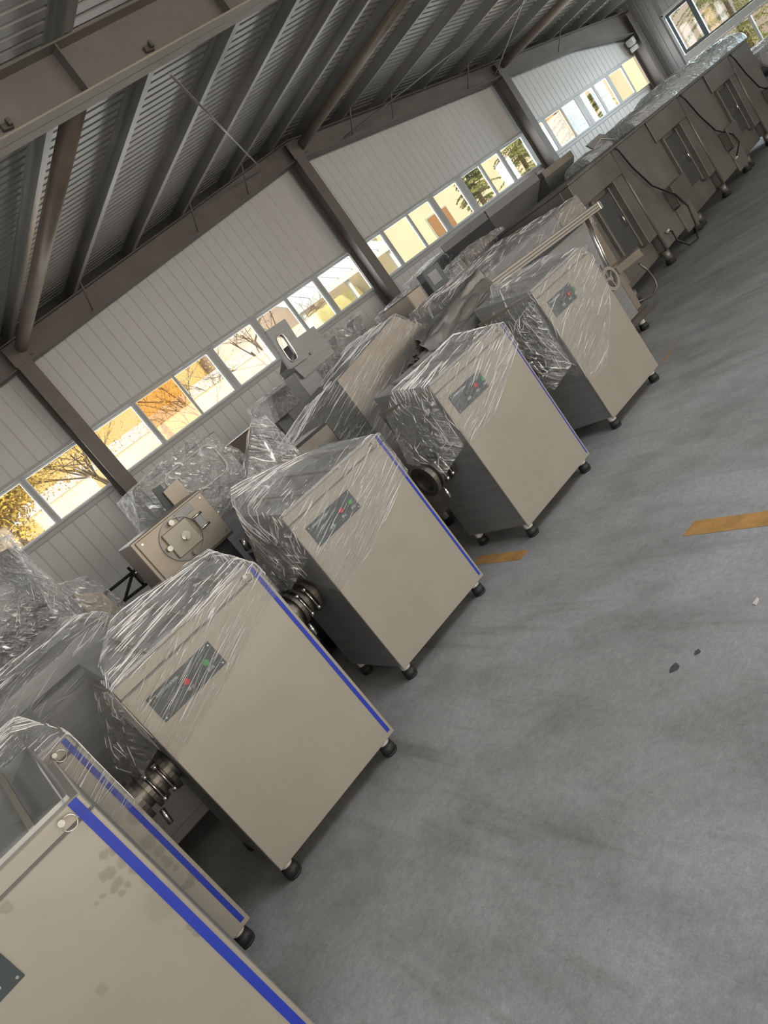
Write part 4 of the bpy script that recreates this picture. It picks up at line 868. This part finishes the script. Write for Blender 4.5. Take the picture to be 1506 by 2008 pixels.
for k in range(7):
    mb = MB(); x0 = 12.3 + .66 * k; mb.prism([(x0, 18.5, 3.0), (x0 + .62, 18.5, 3.0), (x0 + .62, 21.0, 4.4), (x0, 21.0, 4.4)], (0, 0, .06)); part('roof_panel', mb, SHED, t)
for x in (12.5, 14.6, 16.7):
    mb = MB(); mb.box(x - .06, x + .06, 18.6, 18.72, -.15, 3.0); part('post', mb, SHED, t)
mb = MB(); mb.box(12.3, 16.9, 18.5, 18.6, 2.85, 3.0); part('eave_beam', mb, SHED, t)
t = solo('hedge', crumple(9, 19.3, 24.0, 25.2, lambda a, b: 2.95 - 3.0 * (abs(b - .5) * 2) ** 4, .18, 9, 1.4, 90, 10), HEDGE, 'clipped yellow-green hedge along the far side of the yard', 'hedge', Vector((15, 24.6, -.15)))
t = solo('pipe_rail', MB().box(-6, 11.3, 19.4, 19.55, 2.70, 3.02).box(-5.8, -5.7, 19.4, 19.5, -.15, 2.75).box(3.4, 3.5, 19.4, 19.5, -.15, 2.75).box(11.1, 11.2, 19.4, 19.5, -.15, 2.75), mat('pale_rail', (.74, .74, .78), .5), 'pale horizontal rail outside behind the leafy branches', 'rail', Vector((2.6, 19.47, -.15)))
def tree(name, label, base, h, seed, leaf=None, nleaf=0, lsize=.09, spread=.9, group='trees outside the windows', zmin=1.2, depth=4):
    rnd = random.Random(seed); t = thing(name, label, 'tree', base, group); b0 = Vector(base); mb = MB(); tips = []
    def grow(p, d, L, r, lev):
        q = p + d * L; mb.cyl(p, q, r, r * .68, n=5, caps=False); tips.append((p, q))
        if lev == 0: return
        for k in range(3 if lev > 1 else 4):
            nd = (d + Vector((rnd.uniform(-1, 1), rnd.uniform(-1, 1), rnd.uniform(-.35, .55))) * spread).normalized(); grow(p + d * L * rnd.uniform(.55, 1), nd, L * rnd.uniform(.55, .8), r * .55, lev - 1)
    grow(b0, Vector((0, 0, 1)), h * .34, h * .011, depth); part('branches', mb, BARK, t)
    if nleaf:
        mb = MB(); bm = mb.bm
        for i in range(nleaf):
            a, c = rnd.choice(tips[1:]); p = a.lerp(c, rnd.random()) + Vector((rnd.gauss(0, .22), rnd.gauss(0, .22), rnd.gauss(0, .18)))
            u = Vector((rnd.uniform(-1, 1), rnd.uniform(-1, 1), rnd.uniform(-1, 1))).normalized(); w = u.orthogonal().normalized(); s = lsize * rnd.uniform(.6, 1.3)
            bm.faces.new([bm.verts.new(p + u * s), bm.verts.new(p + w * s * .5), bm.verts.new(p - u * s), bm.verts.new(p - w * s * .5)])
        f = part('foliage', mb, leaf, t); f['kind'] = 'stuff'
    return t
tree('leafy_tree', 'dense yellow-leaved tree outside the leftmost window', (1.9, 13.8, -.15), 6.0, 1, LEAFY, 11000, .05, .8)
tree('bare_tree', 'branching tree with a few yellow leaves beyond the first column', (4.3, 15.6, -.15), 6.0, 3, LEAFY, 5200, .035, 1.0, depth=5)
tree('bare_tree', 'bare twiggy tree outside the second pair of windows', (6.9, 15.6, -.15), 5.6, 4, LEAFY, 2400, .03, 1.0, depth=5)
tree('bare_tree', 'slender bare tree outside the windows above the steel trough', (9.6, 16.8, -.15), 5.4, 5, None, 0, .05, 1.0, depth=5)
def conifer(label, base, h, seed, r=1.9):
    rnd = random.Random(seed); t = thing('conifer', label, 'tree', base, 'conifers outside the windows'); b0 = Vector(base)
    mb = MB(); mb.cyl(b0, b0 + Vector((0, 0, h)), .12, .02, n=7); part('trunk', mb, BARK, t); mb = MB(); bm = mb.bm
    for i in range(130):
        z = rnd.uniform(.06, .97) * h; L = r * (1 - z / h * .75) * rnd.uniform(.6, 1.1); a = rnd.uniform(0, 6.283); e = Vector((math.cos(a), math.sin(a), 0)); sdv = Vector((-e.y, e.x, 0))
        for k in range(15):
            f = (k + 1) / 15; p = b0 + Vector((0, 0, z)) + e * L * f + Vector((0, 0, .10 * L * f - .32 * L * f * f))
            for sg in (-1, 1):
                tl = (.10 + .30 * (1 - f)) * rnd.uniform(.6, 1.2); td = (sdv * sg + e * .7 + Vector((0, 0, -.45 + rnd.uniform(-.2, .2)))).normalized()
                for m in range(5):
                    c = p + td * tl * (m + .5) / 5; n_ = Vector((rnd.uniform(-1, 1), rnd.uniform(-1, 1), rnd.uniform(-1, .3))).normalized() * .045
                    bm.faces.new([bm.verts.new(c - td * .035), bm.verts.new(c + td * .035), bm.verts.new(c + n_)])
    f = part('needles', mb, LEAFG, t); f['kind'] = 'stuff'
conifer('slim drooping conifer outside the middle windows', (17.1, 14.6, -.15), 5.2, 1, 1.1)
conifer('fuller drooping conifer outside, just left of the far column', (19.8, 14.8, -.15), 5.6, 2, 1.4)
conifer('conifer outside the far right windows', (22.7, 14.6, -.15), 5.2, 3, 1.2)
conifer('conifer in the yard beyond the last windows', (29.4, 17.5, -.15), 3.5, 4, 1.0)
conifer('conifer seen through the dark-framed side window', (24.0, 9.8, -.15), 7.5, 5, 2.0)
conifer('second conifer beyond the dark-framed side window', (25.6, 5.6, -.15), 7.5, 6, 2.0)
tree('leafy_tree', 'yellow-leaved tree beyond the dark-framed side window', (29.5, 8.6, -.15), 7.0, 7, LEAFY, 4600, .09, .9)
house('pale house beyond the side window trees', 34, 40, 6, 18, 9, PINKW)

# folds whitened as glints on every film, pulled the way each sheet was wound
for fo, m_, sd in FILMS:
    area_ = sum(p.area for p in fo.data.polygons)
    if m_ is FILM: creases(fo, int(min(700, area_ * {4: 190, 6: 130}.get(sd, 320))), (1, 0, .36), sd, .08, .05, .30, .0012)
    elif m_ is FILM_L: creases(fo, int(min(400, area_ * 220)), (.7, .2, .5), sd, .7, .02, .14, .0014)
    else: creases(fo, int(min(500, area_ * 200)), (1, .1, .15), sd, .22, .05, .30, .0016)
